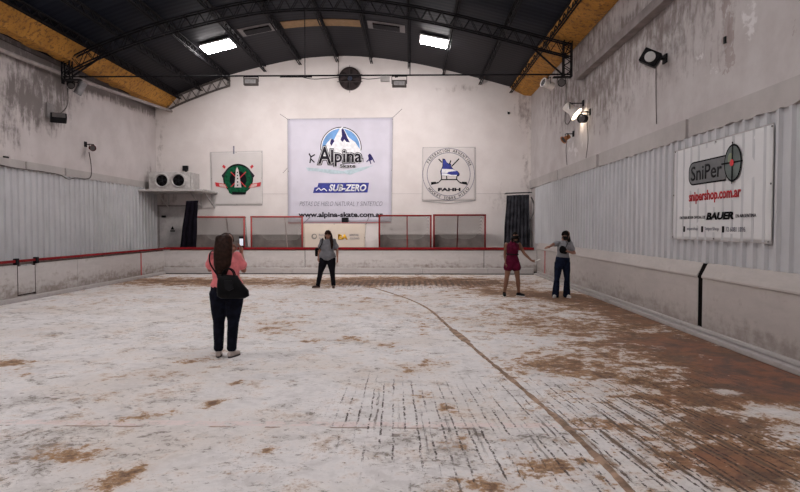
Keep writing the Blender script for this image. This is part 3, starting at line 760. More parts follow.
def arctext(face, txt, cu, cv, r, h, a_mid, span, m, parent, bottom=False, bold=.01):
    bmo = B(); n = len(txt)
    for i, ch in enumerate(txt):
        if ch == ' ': continue
        f = (i + .5) / n - .5; a = a_mid + (f * span if bottom else -f * span)
        me, (x0, x1, y0, y1) = font_mesh(ch, bold); s = h / .7; rot = a + math.pi / 2 if bottom else a - math.pi / 2
        xm = (x0 + x1) / 2
        def fn(x, y):
            lx = (x - xm) * s * .85; ly = y * s - h / 2
            return (cu + r * math.cos(a) + lx * math.cos(rot) - ly * math.sin(rot), cv + r * math.sin(a) + lx * math.sin(rot) + ly * math.cos(rot))
        b = solid(me, face, fn, .008, .003); q = bpy.data.meshes.new('q'); b.to_mesh(q); b.free(); bmo.from_mesh(q)
    return obj('lettering', bmo, m, parent)
def banner(face, corners, m, name, label, sag=.012, gromm=True, seed=0, nu=24, nv=24, group=None):
    """slightly rippled vinyl sheet; corners TL, TR, BR, BL as (u, v)"""
    us = [c[0] for c in corners]; vs_ = [c[1] for c in corners]
    t = thing(name, label, 'banner', face.p(sum(us) / 4, min(vs_), 0))
    bm = B(); TL, TR, BR, BL = [Vector((*c, 0)) for c in corners]; V = []
    for j in range(nv + 1):
        row = []
        for i in range(nu + 1):
            a = TL.lerp(TR, i / nu).lerp(BL.lerp(BR, i / nu), j / nv)
            e = min(i, nu - i, j, nv - j) / nu * 6
            o = sag * noise.noise(Vector((i * .22, j * .22, seed))) * min(1, e) + .003
            row.append(bm.verts.new(face.p(a.x, a.y, max(.002, min(.0075, o)))))
        V.append(row)
    for j in range(nv):
        for i in range(nu): bm.faces.new((V[j][i], V[j][i + 1], V[j + 1][i + 1], V[j + 1][i]))
    sh = obj('sheet', bm, m, t, smooth=True); md = sh.modifiers.new('s', 'SOLIDIFY'); md.thickness = .0015
    # hem
    bm = B(); cs = [TL, TR, BR, BL]
    for a, b in zip(cs, cs[1:] + cs[:1]): bar(bm, face.p(a.x, a.y, .007), face.p(b.x, b.y, .007), .018, .004, hint=(face.p(0, 0, 1) - face.p(0, 0, 0)))
    obj('hem', bm, G('hem_grey', (.42, .40, .40), .6), t)
    if gromm:
        bm = B()
        for a, b in zip(cs, cs[1:] + cs[:1]):
            for f in (0.012, .5):
                q = a.lerp(b, f); d = (sum(cs, Vector((0, 0, 0))) / 4 - q).normalized() * .03; q = q + d
                lathe(bm, [(0, .014), (.006, .014), (.006, .004)], face.p(q.x, q.y, .008), face.p(0, 0, 1) - face.p(0, 0, 0), 10)
        obj('eyelets', bm, G('eyelet', (.15, .14, .14), .4, .6), t)
    return t
FB = Face('y', YB - .012)
U = FB.uv
vin = lambda nm, c: G(nm, c, .5, 0, .05, 1.2)
ink = G('ink_black', (.008, .008, .01), .6); inkg = G('ink_grey', (.20, .20, .24), .55, 0, .3, 18); inkw = G('ink_white', (.75, .75, .78), .5)
blue1 = G('ink_sky', (.13, .30, .60), .5, 0, .2, 3); blue2 = G('ink_navy', (.03, .025, .11), .5); blue3 = G('ink_royal', (.018, .028, .24), .45, 0, .3, 5); icec = G('ink_ice', (.40, .50, .55), .5)
inkr = G('ink_red', (.50, .03, .04), .5); inkgr = G('ink_green', (.008, .075, .035), .6, 0, .4, 8); inky = G('ink_yellow', (.75, .42, .03), .5)
# ---- large centre banner
T = banner(FB, [U(287.5, 119), U(393, 117.5), U(391.5, 223), U(288, 223.5)], vin('vinyl_lilac', (.56, .54, .62)), 'wall_banner', 'very large pale lilac banner with a blue mountain logo on the back wall', seed=1)
FT = lambda pts: [U(*p) for p in pts]
arcp = lambda r0, cx=341.0, cy=147.5: [(cx + r0 * math.cos(a), cy - r0 * math.sin(a)) for a in [math.radians(-8 + 196 * i / 30) for i in range(31)]]
poly(FB, FT(arcp(20.6)), ink, T, 'logo_outline', .008)
poly(FB, FT(arcp(19.8)), inkw, T, 'logo_ring', .0115, .002)
poly(FB, FT(arcp(18.8)), blue1, T, 'logo_sky', .014, .002)
poly(FB, FT([(321, 153), (325, 146), (328, 142), (331, 138.5), (333.5, 141), (337, 134), (340, 128.5), (342.5, 126.5), (345, 131), (348.5, 137), (352, 140), (355, 142), (360, 149.5), (362, 156), (321, 157)]), inkw, T, 'logo_mountain', .0165, .002)
poly(FB, FT([(341.5, 129.5), (343, 128), (345.5, 133), (347.5, 138), (350, 142.5), (346.5, 142), (344.5, 139.5), (342.5, 142), (340.5, 140), (342, 136)]), blue2, T, 'logo_shadow', .019, .002)
poly(FB, FT([(331, 139.5), (332.5, 139), (334.5, 141), (333, 143.5), (331.5, 146), (330, 143.5)]), blue2, T, 'logo_shadow', .019, .002)
poly(FB, FT([(306, 167.5), (318, 168.5), (330, 169.5), (343, 171), (358, 168), (373.5, 165.5), (364, 170), (355, 173), (350, 175), (345, 173.5), (332, 174), (318, 171.5), (308, 171)]), icec, T, 'logo_ice', .012, .002)
def ptxt(txt, x0, x1, yt, yb, m, off, bold=0, **k):
    u0, v1 = U(x0, yt); u1, v0 = U(x1, yb); return text(FB, txt, u0, u1, v0, v1, m, T, off, bold, **k)
# capital A large, rest smaller, outlined in white and black
for off, b, m in ((.020, .085, ink), (.0235, .048, inkw), (.027, .018, G('ink_charcoal', (.025, .022, .03), .5))):
    e = b * 23 / .6
    ptxt('A', 318.6 - e * .6, 331 + e * .6, 147.2 - e * .5, 163.6 + e * .5, m, off, b, th=.002)
    ptxt('lpina', 331.5 - e * .6, 361.5 + e * .6, 150 - e * .5, 166 + e * .5, m, off + .0005, b, th=.002)
ptxt('Skate', 339.5, 356, 163.8, 168.2, inkw, .0285, .07, th=.002); ptxt('Skate', 340, 355.5, 164.2, 167.8, G('ink_charcoal'), .031, .02, th=.002)
poly(FB, FT([(368, 155), (370, 153.5), (372, 156), (372.5, 160), (369, 161)]), blue2, T, 'logo_skater', .012)
strokes(FB, [FT([(366.5, 162), (369.5, 159), (371, 164)]), FT([(372, 157), (374.5, 162.5)])], .04, blue2, T, 'logo_skater')
strokes(FB, [FT([(309, 153.5), (311, 157), (310, 163)]), FT([(311, 157), (315, 154.5)]), FT([(311, 159), (314.5, 162.5)])], .05, G('ink_charcoal'), T, 'logo_skater')
poly(FB, FT([(318.5, 183), (369, 182.7), (367.5, 192.5), (313, 193), (314.5, 187.5), (317.5, 187)]), blue3, T, 'logo_strip', .010, .002)
ptxt('SUB-ZERO', 328.8, 366.3, 184.4, 191.3, inkw, .013, .035, shear=.25, th=.002)
strokes(FB, [FT([(316, 190.5), (319, 188), (321, 190.5), (324, 188.5), (327, 191)])], .035, inkw, T, 'logo_pattern', .014)
ptxt('PISTAS DE HIELO NATURAL Y SINTETICO', 299.5, 382.5, 201.5, 206, inkg, .010, .0, shear=.3)
ptxt('www.alpina-skate.com.ar', 298.5, 383, 212, 218.6, G('ink_charcoal'), .010, .035)
strokes(FB, [FT([(288, 223), (391, 222.5)])], .03, G('ink_redbrown', (.4, .12, .12)), T, 'bottom_stripe', .012)
# guy lines of the banner
bm = B(); 
for a, b in (((280, 114), (288, 119.5)), ((393, 117.5), (402, 109)), ((287.5, 168), (283, 173))): tube(bm, [FB.p(*U(*a), .005), FB.p(*U(*b), .005)], .008, 5)
obj('guy_line', bm, dark_b, T)
# ---- left crest banner
T = banner(FB, [U(210, 152.5), U(262.3, 151), U(262.5, 205), U(211.5, 205.3)], vin('vinyl_white_left', (.56, .53, .52)), 'wall_banner', 'square white banner with a green round crest and crossed hockey sticks', seed=2)
cu, cv = U(238.2, 179); s = FB.uv(239.2, 179)[0] - cu
poly(FB, circ(cu, cv, 15.0 * s, 40), ink, T, 'crest_rim', .012, .002)
for sx in (-1, 1): poly(FB, [(cu + sx * a * s, cv + b * s) for a, b in ((9, 12), (16.5, 3.5), (15.5, 1), (7, 10))], G('ink_charcoal'), T, 'crest_wing', .013, .002)
ringp(FB, cu, cv - .6 * s, 8.5 * s, 13.8 * s, inkgr, T, 'crest_band', .016)
poly(FB, [(cu + a * s, cv + b * s) for a, b in ((-11, -8), (-9, -14), (-6.5, -15.3), (7, -15.3), (8.5, -12), (8, -8), (0, -10))], inkgr, T, 'crest_scroll', .0195, .002)
poly(FB, [(cu + a * s, cv + b * s) for a, b in ((-6.2, -12.6), (8, -13.2), (7.5, -15.4), (-6, -15.6))], ink, T, 'crest_shadow', .022, .002)
for a, b in (((231, 172), (246, 187)), ((246, 172), (231, 187))): strokes(FB, [FT([a, b])], .035, inkr, T, 'crest_stick', .0225)
poly(FB, [(cu + a * s, cv + b * s) for a, b in ((-3.6, -8.4), (-2, 9.3), (-.8, 12), (.4, 9.3), (3.4, -8.4))], G('ink_stone', (.55, .53, .52), .6), T, 'crest_tower', .026, .002)
strokes(FB, [[(cu - .5 * s, cv + 7 * s), (cu - .5 * s, cv + 6 * s)], [(cu - .5 * s, cv + 4 * s), (cu - .5 * s, cv + 3 * s)], [(cu - .4 * s, cv + 1 * s), (cu - .4 * s, cv - .3 * s)], [(cu - .4 * s, cv - 2.2 * s), (cu - .4 * s, cv - 3.8 * s)], [(cu - .4 * s, cv - 5.5 * s), (cu - .4 * s, cv - 7 * s)]], .05, ink, T, 'crest_windows', .030)
for sx in (-1, 1):
    X = lambda a, b: (cu + sx * a * s, cv + b * s)
    poly(FB, [X(10.5, -9), X(13, -4.9), X(23, -3.2), X(22.2, -7.3)], inkr, T, 'crest_blade', .024, .002)
    poly(FB, [X(11.8, -8.6), X(13.2, -5.6), X(19, -4.6), X(18.4, -7.4)], G('ink_pinkish', (.60, .42, .40)), T, 'crest_blade_mark', .027, .002)
    poly(FB, [X(12, 12), X(13.5, 10), X(15.8, 12.4), X(14.2, 14.2)], inkr, T, 'crest_stick_end', .024, .002)
strokes(FB, [FT([(233.8, 146), (233.8, 154)])], .06, inkg, T, 'hanging_tab', .010)
# ---- right crest banner
T = banner(FB, [U(422.5, 147.5), U(475.5, 147.2), U(475.7, 200.5), U(422, 201)], vin('vinyl_white_right', (.60, .56, .55)), 'wall_banner', 'square white banner with a black ring and a blue skate on it', seed=3)
cu, cv = U(448.6, 174.3); s = FB.uv(449.6, 174)[0] - cu
ringp(FB, cu, cv, 25.6 * s, 26.2 * s, inkg, T, 'crest_ring'); ringp(FB, cu, cv, 21.2 * s, 21.9 * s, inkg, T, 'crest_ring')
arctext(FB, 'FEDERACION ARGENTINA', cu, cv, 23.8 * s, 2.7 * s, math.radians(87), math.radians(132), G('ink_charcoal'), T, bold=.02)
arctext(FB, 'HOCKEY SOBRE HIELO', cu, cv, 23.8 * s, 2.7 * s, math.radians(270), math.radians(112), G('ink_charcoal'), T, True, bold=.02)
K = lambda a, b: (cu + (a - 448.6) * s, cv + (174.3 - b) * s)
strokes(FB, [[K(438.5, 159), K(442, 162.5)], [K(450.8, 160.5), K(449.5, 164)], [K(459, 158.8), K(451.5, 166.5)]], .045, ink, T, 'crest_lines', .010)
skp = [K(443, 159.5), K(445.2, 159.8), K(447, 163), K(449.5, 164.5), K(451, 164.2), K(450.8, 166.5), K(453.5, 169.5), K(457, 171), K(458.8, 173.5), K(458, 175.6), K(441.6, 175.2), K(441, 171), K(443, 166.5)]
kc = (cu, cv - 0)
poly(FB, [(a + (a - K(449, 168.5)[0]) * .10, b + (b - K(449, 168.5)[1]) * .10) for a, b in skp], ink, T, 'skate_outline', .010, .002)
poly(FB, skp, blue3, T, 'skate_boot', .013, .002)
poly(FB, [K(441.9, 168.8), K(453, 169.4), K(456.5, 171), K(449, 171.8), K(446.5, 173.2), K(441.6, 173)], inkw, T, 'skate_stripe', .016, .002)
poly(FB, [K(441.8, 173.3), K(446.8, 173.6), K(451, 174.9), K(457, 175), K(456.5, 176.2), K(441.8, 175.6)], inkw, T, 'skate_stripe', .016, .002)
strokes(FB, [[K(441.5, 176), K(441.5, 179.5)], [K(457, 176), K(456.5, 179.5)], [K(446.5, 176), K(446.8, 179)], [K(440.8, 179.6), K(457.5, 179.6)], [K(441.2, 179.8), K(438.6, 182.4)], [K(457, 179.8), K(459.6, 182.4)]], .04, ink, T, 'skate_blade', .012)
strokes(FB, [[K(438.6, 182.6), K(431, 184.2)], [K(431, 182.8), K(436, 182.4)], [K(459.6, 182.6), K(467.4, 184.2)], [K(467, 182.8), K(462, 182.4)]], .055, ink, T, 'stick_blade', .012)
text(FB, 'FAHH', K(438, 0)[0], K(460.5, 0)[0], K(0, 191.2)[1], K(0, 187.8)[1], G('ink_charcoal'), T, .010, .05)
bm = B(); tube(bm, curve_pts([FB.p(*U(422, 201), .02), FB.p(*U(449, 203), .03), FB.p(*U(475, 200.5), .02)], 8), [.012] * 17, 6); obj('bottom_roll', bm, G('hem_grey'), T)
# ---- low cream sponsor banner between the goals, hung in front of the wall
FL = Face('y', 21.32); UL = FL.uv
T = banner(FL, [UL(302.5, 223.3), UL(366, 223.6), UL(365, 252), UL(303.5, 252)], vin('vinyl_cream', (.60, .53, .45)), 'wall_banner', 'low cream sponsor banner with yellow letters behind the woman in grey', seed=4)
def q(txt, x0, x1, yt, yb, m, bold=0, off=.012):
    u0, v1 = UL(x0, yt); u1, v0 = UL(x1, yb); text(FL, txt, u0, u1, v0, v1, m, T, off, bold)
q('BA', 338, 347.8, 234.2, 239.6, inky, .06); q('BUENOS AIRES', 349.8, 358.8, 234, 236, inkg); q('CIUDAD', 349.8, 359.5, 237.4, 239.2, inkg)
q('Buenos', 319, 325, 233.8, 236, inkg); q('Aires', 319, 324, 237, 239, inkg)
cu, cv = UL(314.2, 236.5); s = UL(315.2, 236.5)[0] - cu
poly(FL, circ(cu, cv, 2.8 * s, 20), G('ink_greygreen', (.22, .21, .19)), T, 'seal', .010, .002); poly(FL, circ(cu + .3 * s, cv + .3 * s, 1.6 * s, 14), vin('vinyl_cream', 0), T, 'seal_centre', .0125, .002)
for i, (a, b) in enumerate((((303.6, 224), (309, 246)), ((303.6, 224), (316, 233)), ((365, 224.5), (360.5, 246)))):
    pass
bm = B(); tube(bm, [FL.p(*UL(302, 223.2), -.02), FL.p(*UL(367, 223.5), -.02)], .012, 6)
for x in (303, 366):
    a = FL.p(*UL(x, 223.3), -.02); tube(bm, [a, (a.x, YB - .01, a.z + .25)], .01, 6)
obj('hanging_rail', bm, dark_b, T)

# ================================================================ banner on the right cladding
FR = Face('x', XR - .052); V_ = FR.uv
ur0 = V_(674, 190)[0]; ur1 = V_(773, 190)[0]; zr0 = (V_(672, 238.5)[1] + V_(770, 243.5)[1]) / 2; zr1 = (V_(674, 151.5)[1] + V_(774, 124)[1]) / 2
T = banner(FR, [(ur0, zr1), (ur1, zr1), (ur1, zr0), (ur0 - .03, zr0)], vin('vinyl_white_shop', (.68, .68, .69)), 'wall_banner', 'wide white banner with red web address on the right corrugated wall', seed=6)
def rt(txt, a, b, h_top, h_bot, m, off=.012, bold=0, **k):
    """a, b = (px, py) of left and right ends of the baseline; heights from the left end"""
    u0, v0 = V_(*a); u1, v1 = V_(*b); vm = (v0 + v1) / 2
    text(FR, txt, u0, u1, vm, vm + h_top, m, T, off, bold, **k)
# capsule
c0 = V_(697, 172); c1 = V_(733, 163)
u0 = V_(689.5, 172)[0]; u1 = V_(727, 163)[0]
vt = V_(706, 159.5)[1]; vb = V_(697, 185)[1]; hh = (vt - vb) / 2; vm = (vt + vb) / 2
def capsule(g, m, off, nm):
    r = hh - g; pts = []
    for i in range(9): a = math.pi / 2 + math.pi / 2 * i / 8; pts.append((u0 + .16 + (.16 - g) * math.cos(a), vm + r - .14 + (.14) * math.sin(a)))
    for i in range(9): a = math.pi + math.pi / 2 * i / 8; pts.append((u0 + .16 + (.16 - g) * math.cos(a), vm - r + .14 + (.14) * math.sin(a)))
    pts += [(u1, vm - r), (u1, vm + r)]
    poly(FR, pts, m, T, nm, off, .002)
capsule(0, ink, .010, 'logo_outline'); capsule(.022, G('ink_slate', (.13, .135, .14), .5), .0135, 'logo_plate')
cu = V_(734, 163)[0]; cv = (V_(734, 144)[1] + V_(734, 181.5)[1]) / 2; ry = (V_(734, 144)[1] - V_(734, 181.5)[1]) / 2; rx = (V_(742.6, 163)[0] - V_(725, 163)[0]) / 2
poly(FR, circ(cu, cv, rx, 36, ry=ry), ink, T, 'scope_rim', .0165, .002); poly(FR, circ(cu, cv, rx * .88, 36, ry=ry * .9), G('ink_scope', (.10, .125, .12), .5, 0, .3, 4), T, 'scope_lens', .020, .002)
poly(FR, circ(cu - rx * .25, cv + ry * .25, rx * .28, 16, ry=ry * .3), G('ink_glint', (.22, .26, .17)), T, 'scope_glint', .0235, .002)
strokes(FR, [[(cu - rx * 1.25, cv + .01), (cu + rx * 1.15, cv)], [(cu, cv - ry * 1.12), (cu, cv + ry * 1.12)]], .022, ink, T, 'scope_cross', .028)
poly(FR, circ(cu, cv, .05, 14), G('ink_hot_red', (.72, .05, .06)), T, 'scope_dot', .033, .002)
text(FR, 'SniPer', V_(692, 176)[0], V_(723, 170)[0], vm - hh * .62, vm + hh * .62, G('ink_letter_dark', (.03, .03, .033)), T, .017, .01)
text(FR, 'snipershop.com.ar', V_(689.5, 200)[0], V_(741.7, 195)[0], V_(690, 204.5)[1], V_(690, 192.0)[1], inkr, T, .010, .03)
text(FR, 'BAUER', V_(707, 215)[0], V_(734.5, 215)[0], V_(708, 220)[1], V_(708, 212.6)[1], ink, T, .010, .05, shear=.2)
text(FR, 'DISTRIBUIDOR OFICIAL DE', V_(680.5, 218)[0], V_(706, 218)[0], V_(690, 219)[1], V_(690, 216.2)[1], G('ink_charcoal'), T, .010)
text(FR, 'EN ARGENTINA', V_(736.5, 216)[0], V_(757, 216)[0], V_(745, 217.3)[1], V_(745, 213.9)[1], G('ink_charcoal'), T, .010)
for a, b, tx in ((686, 698.5, 'snipershop'), (704, 719.5, 'SniperShop'), (725, 746, '72 6081 1896')):
    sc = V_(a - 1.2, 230)[0]; z_ = V_(700, 230)[1]
    poly(FR, [(sc - .03, z_ - .035), (sc + .03, z_ - .035), (sc + .03, z_ + .06), (sc - .03, z_ + .06)], ink, T, 'icon', .010)
    text(FR, tx, V_(a + 1.5, 230)[0], V_(b, 230)[0], z_ - .02, z_ + .05, inkg, T, .010)
# ================================================================ wall and ceiling fittings
steel_w = G('white_enamel', (.50, .48, .47), .45, .1, .15, 6, dirt=(.25, .23, .22)); chrome = G('dull_chrome', (.35, .35, .36), .3, .8)
# ---- twin-fan evaporator on a shelf, back left corner
XS1 = on_y(203, 191, 21.14).x
t = thing('wall_shelf', 'long white shelf with brackets in the back left corner, carrying the twin-fan cooling unit', 'shelf', ((XL + XS1) / 2, 22, 2.9))
ZS = 3.03
bm = B(); box(bm, XL + .06, XS1, 21.14, YB - .01, ZS, ZS + .075, .01); obj('board', bm, steel_w, t)
for x in (-9.6, -8.3, XS1 - .14):
    bm = B(); bar(bm, (x, YB - .03, 2.45), (x, YB - .03, ZS - .005), .045); bar(bm, (x, YB - .05, 2.5), (x, 21.7, ZS - .03), .04); bar(bm, (x, YB - .02, ZS - .02), (x, 21.4, ZS - .02), .04); obj('bracket', bm, steel_w, t)
yE = 21.55; ex0 = on_y(148.5, 180, yE).x; ex1 = on_y(189.5, 180, yE).x; zE = ZS + .078; zT = on_y(168, 171.8, yE).z
t = thing('cooling_unit', 'white metal cooling unit with two round black fans on the corner shelf', 'cooling unit', ((ex0 + ex1) / 2, 22, zE))
bm = B(); box(bm, ex0, ex1, yE, YB - .45, zE, zT, .02); obj('casing', bm, steel_w, t)
bm = B(); box(bm, ex1 + .005, ex1 + .10, yE + .1, YB - .5, zE, zT - .02, .01); obj('end_cover', bm, G('grey_enamel', (.42, .40, .39), .5), t)
for px in (162.2, 178.8):
    c = on_y(px, 180.5, yE); r = .235
    f = thing('fan', '', 'x', (c.x, yE, c.z)); f.parent = t; f.location = Vector((c.x, yE, c.z)) - t.location
    del f['label']; del f['category']
    bm = B(); lathe(bm, [(0, r + .05), (.04, r + .04), (.09, r + .02), (.09, r), (.02, r - .02), (.02, r - .02)], (c.x, yE - .001, c.z), (0, -1, 0), 32); bpy.data.objects.remove(f)
    fr = obj('fan_shroud', bm, steel_w, t, smooth=False)
    bm = B(); lathe(bm, [(.021, r - .025), (.024, r - .025)], (c.x, yE, c.z), (0, -1, 0), 32); obj('fan_opening', bm, DR, fr)
    bm = B()
    for k in range(5):
        a = k * 2 * math.pi / 5; d = Vector((math.cos(a), 0, math.sin(a))); e = Vector((-d.z, 0, d.x))
        P = Vector((c.x, yE - .05, c.z)); prism(bm, [P + d * .04 - e * .03, P + d * (r - .04) - e * .02 + Vector((0, .015, 0)), P + d * (r - .05) + e * .09 - Vector((0, .015, 0)), P + d * .05 + e * .03], (0, -.004, 0))
    obj('fan_blades', bm, G('fan_blade', (.012, .012, .014), .7), fr)
    bm = B(); lathe(bm, [(.045, .05), (.075, .045), (.08, .01)], (c.x, yE, c.z), (0, -1, 0), 14); obj('fan_hub', bm, black, fr)
c = on_y(185.5, 168.3, YB - .06); bm = B(); box(bm, c.x - .10, c.x + .10, YB - .13, YB - .002, c.z - .09, c.z + .10, .01); box(bm, c.x - .03, c.x + .03, YB - .05, YB - .002, c.z - .26, c.z - .085)
single('junction_box', bm, black, 'small black box on the back wall above the cooling unit', 'wall box')
# drape hanging from the shelf
def drape(name, pts_top, pts_bot, y, m, label, seed, nf, th=.05, cat='drape', y2=None):
    (x0, z0), (x1, z1) = pts_top; (a0, b0), (a1, b1) = pts_bot; n = 40; k = 14; bm = B(); V = []
    for j in range(k + 1):
        row = []; f = j / k
        for i in range(n + 1):
            g = i / n; xt = x0 + (x1 - x0) * g; xb = a0 + (a1 - a0) * g
            zz = (z0 + (z1 - z0) * g) * (1 - f) + (b0 + (b1 - b0) * g) * f
            row.append(bm.verts.new((xt + (xb - xt) * f + .01 * math.sin(9 * f + i), y + th * math.sin(g * nf * 6.283 + seed + .6 * math.sin(3 * f)) * (.4 + .6 * f) + .02 * noise.noise(Vector((i * .3, j * .3, seed))), zz)))
        V.append(row)
    for j in range(k):
        for i in range(n): bm.faces.new((V[j][i], V[j][i + 1], V[j + 1][i + 1], V[j + 1][i]))
    o = single(name, bm, m, label, cat, smooth=True); md = o.modifiers.new('s', 'SOLIDIFY'); md.thickness = .012; return o
yd = 21.19; P_ = lambda px, py, y=yd: (on_y(px, py, y).x, on_y(px, py, y).z)
drape('drape', (P_(186, 201), P_(198, 200.5)), ((P_(179, 248)[0], .81), (P_(195.5, 248)[0], .81)), yd, G('black_cloth', (.007, .006, .010), .9, 0, .3, 5), 'narrow black cloth hanging below the corner shelf beside the white door', 1, 3)
# ---- door behind, back left
t = thing('service_door', 'dirty white service door with a small warning sign under the corner shelf', 'door', (on_y(176, 230, YB).x, YB - .03, .8))
d0 = on_y(160, 230, YB).x; d1 = on_y(192, 230, YB).x; dz = on_y(170, 207, YB).z
bm = B(); box(bm, d0, d1, YB - .045, YB - .002, .81, dz, .006); obj('door_leaf', bm, G('door_white', (.40, .38, .375), .6, 0, .2, 2, dirt=(.24, .22, .21)), t)
bm = B(); box(bm, d0 - .08, d0 - .01, YB - .06, YB - .002, .81, dz + .08); box(bm, d1 + .01, d1 + .08, YB - .06, YB - .002, .81, dz + .08); box(bm, d0 - .01, d1 + .01, YB - .06, YB - .002, dz + .01, dz + .08); obj('door_frame', bm, G('door_frame_grey', (.24, .22, .215), .7), t)
FD = Face('y', YB - .046); UD = FD.uv
poly(FD, [UD(*p) for p in ((172.5, 226), (170.6, 229.6), (174.4, 229.6))], ink, t, 'warning_sign', .001)
poly(FD, [UD(*p) for p in ((170.2, 230.3), (175, 230.3), (175, 231.6), (170.2, 231.6))], ink, t, 'warning_text', .001)
bm = B(); c = on_y(163.5, 216.5, YB - .06); box(bm, c.x - .07, c.x + .10, YB - .10, YB - .046, c.z - .04, c.z + .04, .01); obj('door_closer', bm, black, t)
# ---- dark curtain back right
yc = 22.3; Pc = lambda px, py: (on_y(px, py, yc).x, on_y(px, py, yc).z)
t2 = drape('curtain', (Pc(506.5, 195.5), Pc(529, 194.5)), ((Pc(503, 249)[0], .81), (Pc(530, 249)[0], .81)), yc, G('charcoal_curtain', (.035, .035, .042), .9, 0, .6, 3), 'tall dark grey curtain of mesh hanging in the back right corner', 4, 7, .06, 'curtain')
bm = B(); a = Pc(505.5, 194.5); b = Pc(532, 193.5); tube(bm, [(a[0], yc, a[1] + .045), (b[0], yc, b[1] + .045)], .02, 8)
tube(bm, [(a[0] + .05, yc, a[1] + .045), (a[0] + .05, YB - .01, a[1] + .045)], .015, 6); tube(bm, [(b[0] - .05, yc, b[1] + .045), (b[0] - .05, YB - .01, b[1] + .045)], .015, 6)
single('curtain_rail', bm, dark, 'dark rail above the charcoal curtain in the back right corner', 'rail')
bm = B(); tube(bm, curve_pts([on_y(531, 197, 22.2), on_y(534, 204, 22.2), on_y(533.5, 213, 22.2), on_y(530, 222, 22.2), on_y(531.5, 236, 22.2), on_y(532, 247, 22.2)], 6), .028, 7)
single('hanging_hose', bm, G('hose_grey', (.09, .085, .085), .7), 'thin dark hose hanging beside the charcoal curtain', 'hose', smooth=True)
# ---- round wall fan
c = on_y(350.2, 79.2, YB); r = 11.2 * YB / F
t = thing('wall_fan', 'round black extractor fan high on the back wall', 'fan', (c.x, YB - .1, c.z - r))
bm = B(); lathe(bm, [(.002, r), (.14, r), (.15, r - .03), (.06, r - .05), (.05, .02)], (c.x, YB, c.z), (0, -1, 0), 36); obj('housing', bm, G('fan_housing', (.045, .035, .035), .6), t)
bm = B()
for k in range(6):
    a = k * math.pi / 3 + .3; d = Vector((math.cos(a), 0, math.sin(a))); e = Vector((-d.z, 0, d.x)); P = Vector((c.x, YB - .10, c.z))
    prism(bm, [P + d * .08 - e * .05, P + d * (r - .07) - e * .04 + Vector((0, .02, 0)), P + d * (r - .08) + e * .11 - Vector((0, .02, 0)), P + d * .08 + e * .05], (0, -.005, 0))
obj('blades', bm, G('fan_blade_grey', (.022, .018, .018), .6, 0), t)
bm = B(); lathe(bm, [(0, .09), (.05, .08), (.06, .02)], (c.x, YB - .11, c.z), (0, -1, 0), 16); obj('hub', bm, G('fan_hub_blue', (.04, .05, .08), .4), t)
for dz in (-.14, .14):
    bm = B(); bar(bm, (c.x - r - .05, YB - .165, c.z + dz), (c.x + r + .05, YB - .165, c.z + dz), .022); obj('guard_bar', bm, G('guard_grey', (.07, .06, .06), .6, 0), t)
bm = B(); bar(bm, (c.x, YB - .17, c.z - r - .12), (c.x, YB - .17, c.z + r + .05), .02); obj('guard_bar', bm, G('guard_grey'), t)
bm = B(); tube(bm, [(on_y(338.5, 76, YB).x, YB - .03, on_y(338, 76, YB).z), (on_y(338.5, 76, YB).x, YB - .03, roof(c.x) - .02)], .012, 6)
single('wall_wire', bm, dark_b, 'short dark vertical wire beside the round fan', 'cable')
# marks and small devices on the back wall
c = on_y(508.7, 113.2, YB); bm = B(); lathe(bm, [(.002, .05), (.05, .045), (.08, .02)], (c.x, YB, c.z), (0, -1, 0), 12); bar(bm, (c.x - .06, YB - .02, c.z + .05), (c.x + .03, YB - .02, c.z), .02)
single('wall_hook', bm, black, 'tiny black fixture high on the back wall near the right foam strip', 'fixture')
c = on_y(345, 220, 21.4); bm = B(); box(bm, c.x - .12, c.x + .12, 21.34, 21.56, c.z - .09, c.z + .09, .012)
t = tag(obj('speaker', bm, black), 'small black speaker box under the middle of the large lilac banner', 'speaker')
bm = B(); bar(bm, (c.x, 21.55, c.z), (c.x, YB - .01, c.z), .02); obj('bracket', bm, dark, t)
c = on_y(392.5, 79.5, YT)
# ---- floodlights hung under the tie rod
floodm, _t, _p = nt('flood_glass'); _p.inputs['Emission Color'].default_value = (1, .9, .84, 1); _p.inputs['Emission Strength'].default_value = 6
def flood_rod(px, py, label, w_=.40, h_=.19):
    c = on_y(px, py, YT)
    t = thing('floodlight', label, 'floodlight', (c.x, YT, c.z - h_ / 2))
    bm = B(); box(bm, c.x - w_ / 2, c.x + w_ / 2, YT - .07, YT + .07, c.z - h_ / 2, c.z + h_ / 2, .015); obj('housing', bm, dark_b, t)
    bm = B(); box(bm, c.x - w_ / 2 + .03, c.x + w_ / 2 - .03, YT + .068, YT + .078, c.z - h_ / 2 + .03, c.z + h_ / 2 - .03); obj('glass', bm, floodm, t)
    bm = B(); box(bm, c.x - w_ / 2 + .05, c.x + w_ / 2 - .05, YT - .085, YT - .068, c.z - h_ / 2 + .04, c.z + h_ / 2 - .04, .005); obj('rear_cover', bm, G('lamp_rear', (.30, .29, .29), .4, 0, .2, 12), t)
    ld = bpy.data.lights.new('back_wall_wash', 'SPOT'); ld.energy = WASH; ld.color = (1, .925, .90); ld.spot_size = 2.3; ld.spot_blend = 1; ld.shadow_soft_size = .15  # beam added to brighten the back wall
    lo = bpy.data.objects.new('back_wall_wash', ld); COL.objects.link(lo); lo.location = (c.x, YT + .16, c.z); lo.rotation_euler = Vector((0, 1, -.30)).to_track_quat('-Z', 'Y').to_euler()
    bm = B()
    for s in (-1, 1): bar(bm, (c.x + s * w_ * .52, YT, c.z), (c.x + s * w_ * .52, YT, ZT - .03), .018)
    bar(bm, (c.x - w_ * .53, YT, ZT - .03), (c.x + w_ * .53, YT, ZT - .03), .022); obj('bracket', bm, dark, t)
flood_rod(251, 82, 'grey halogen floodlight hanging under the black tie rod, left one')
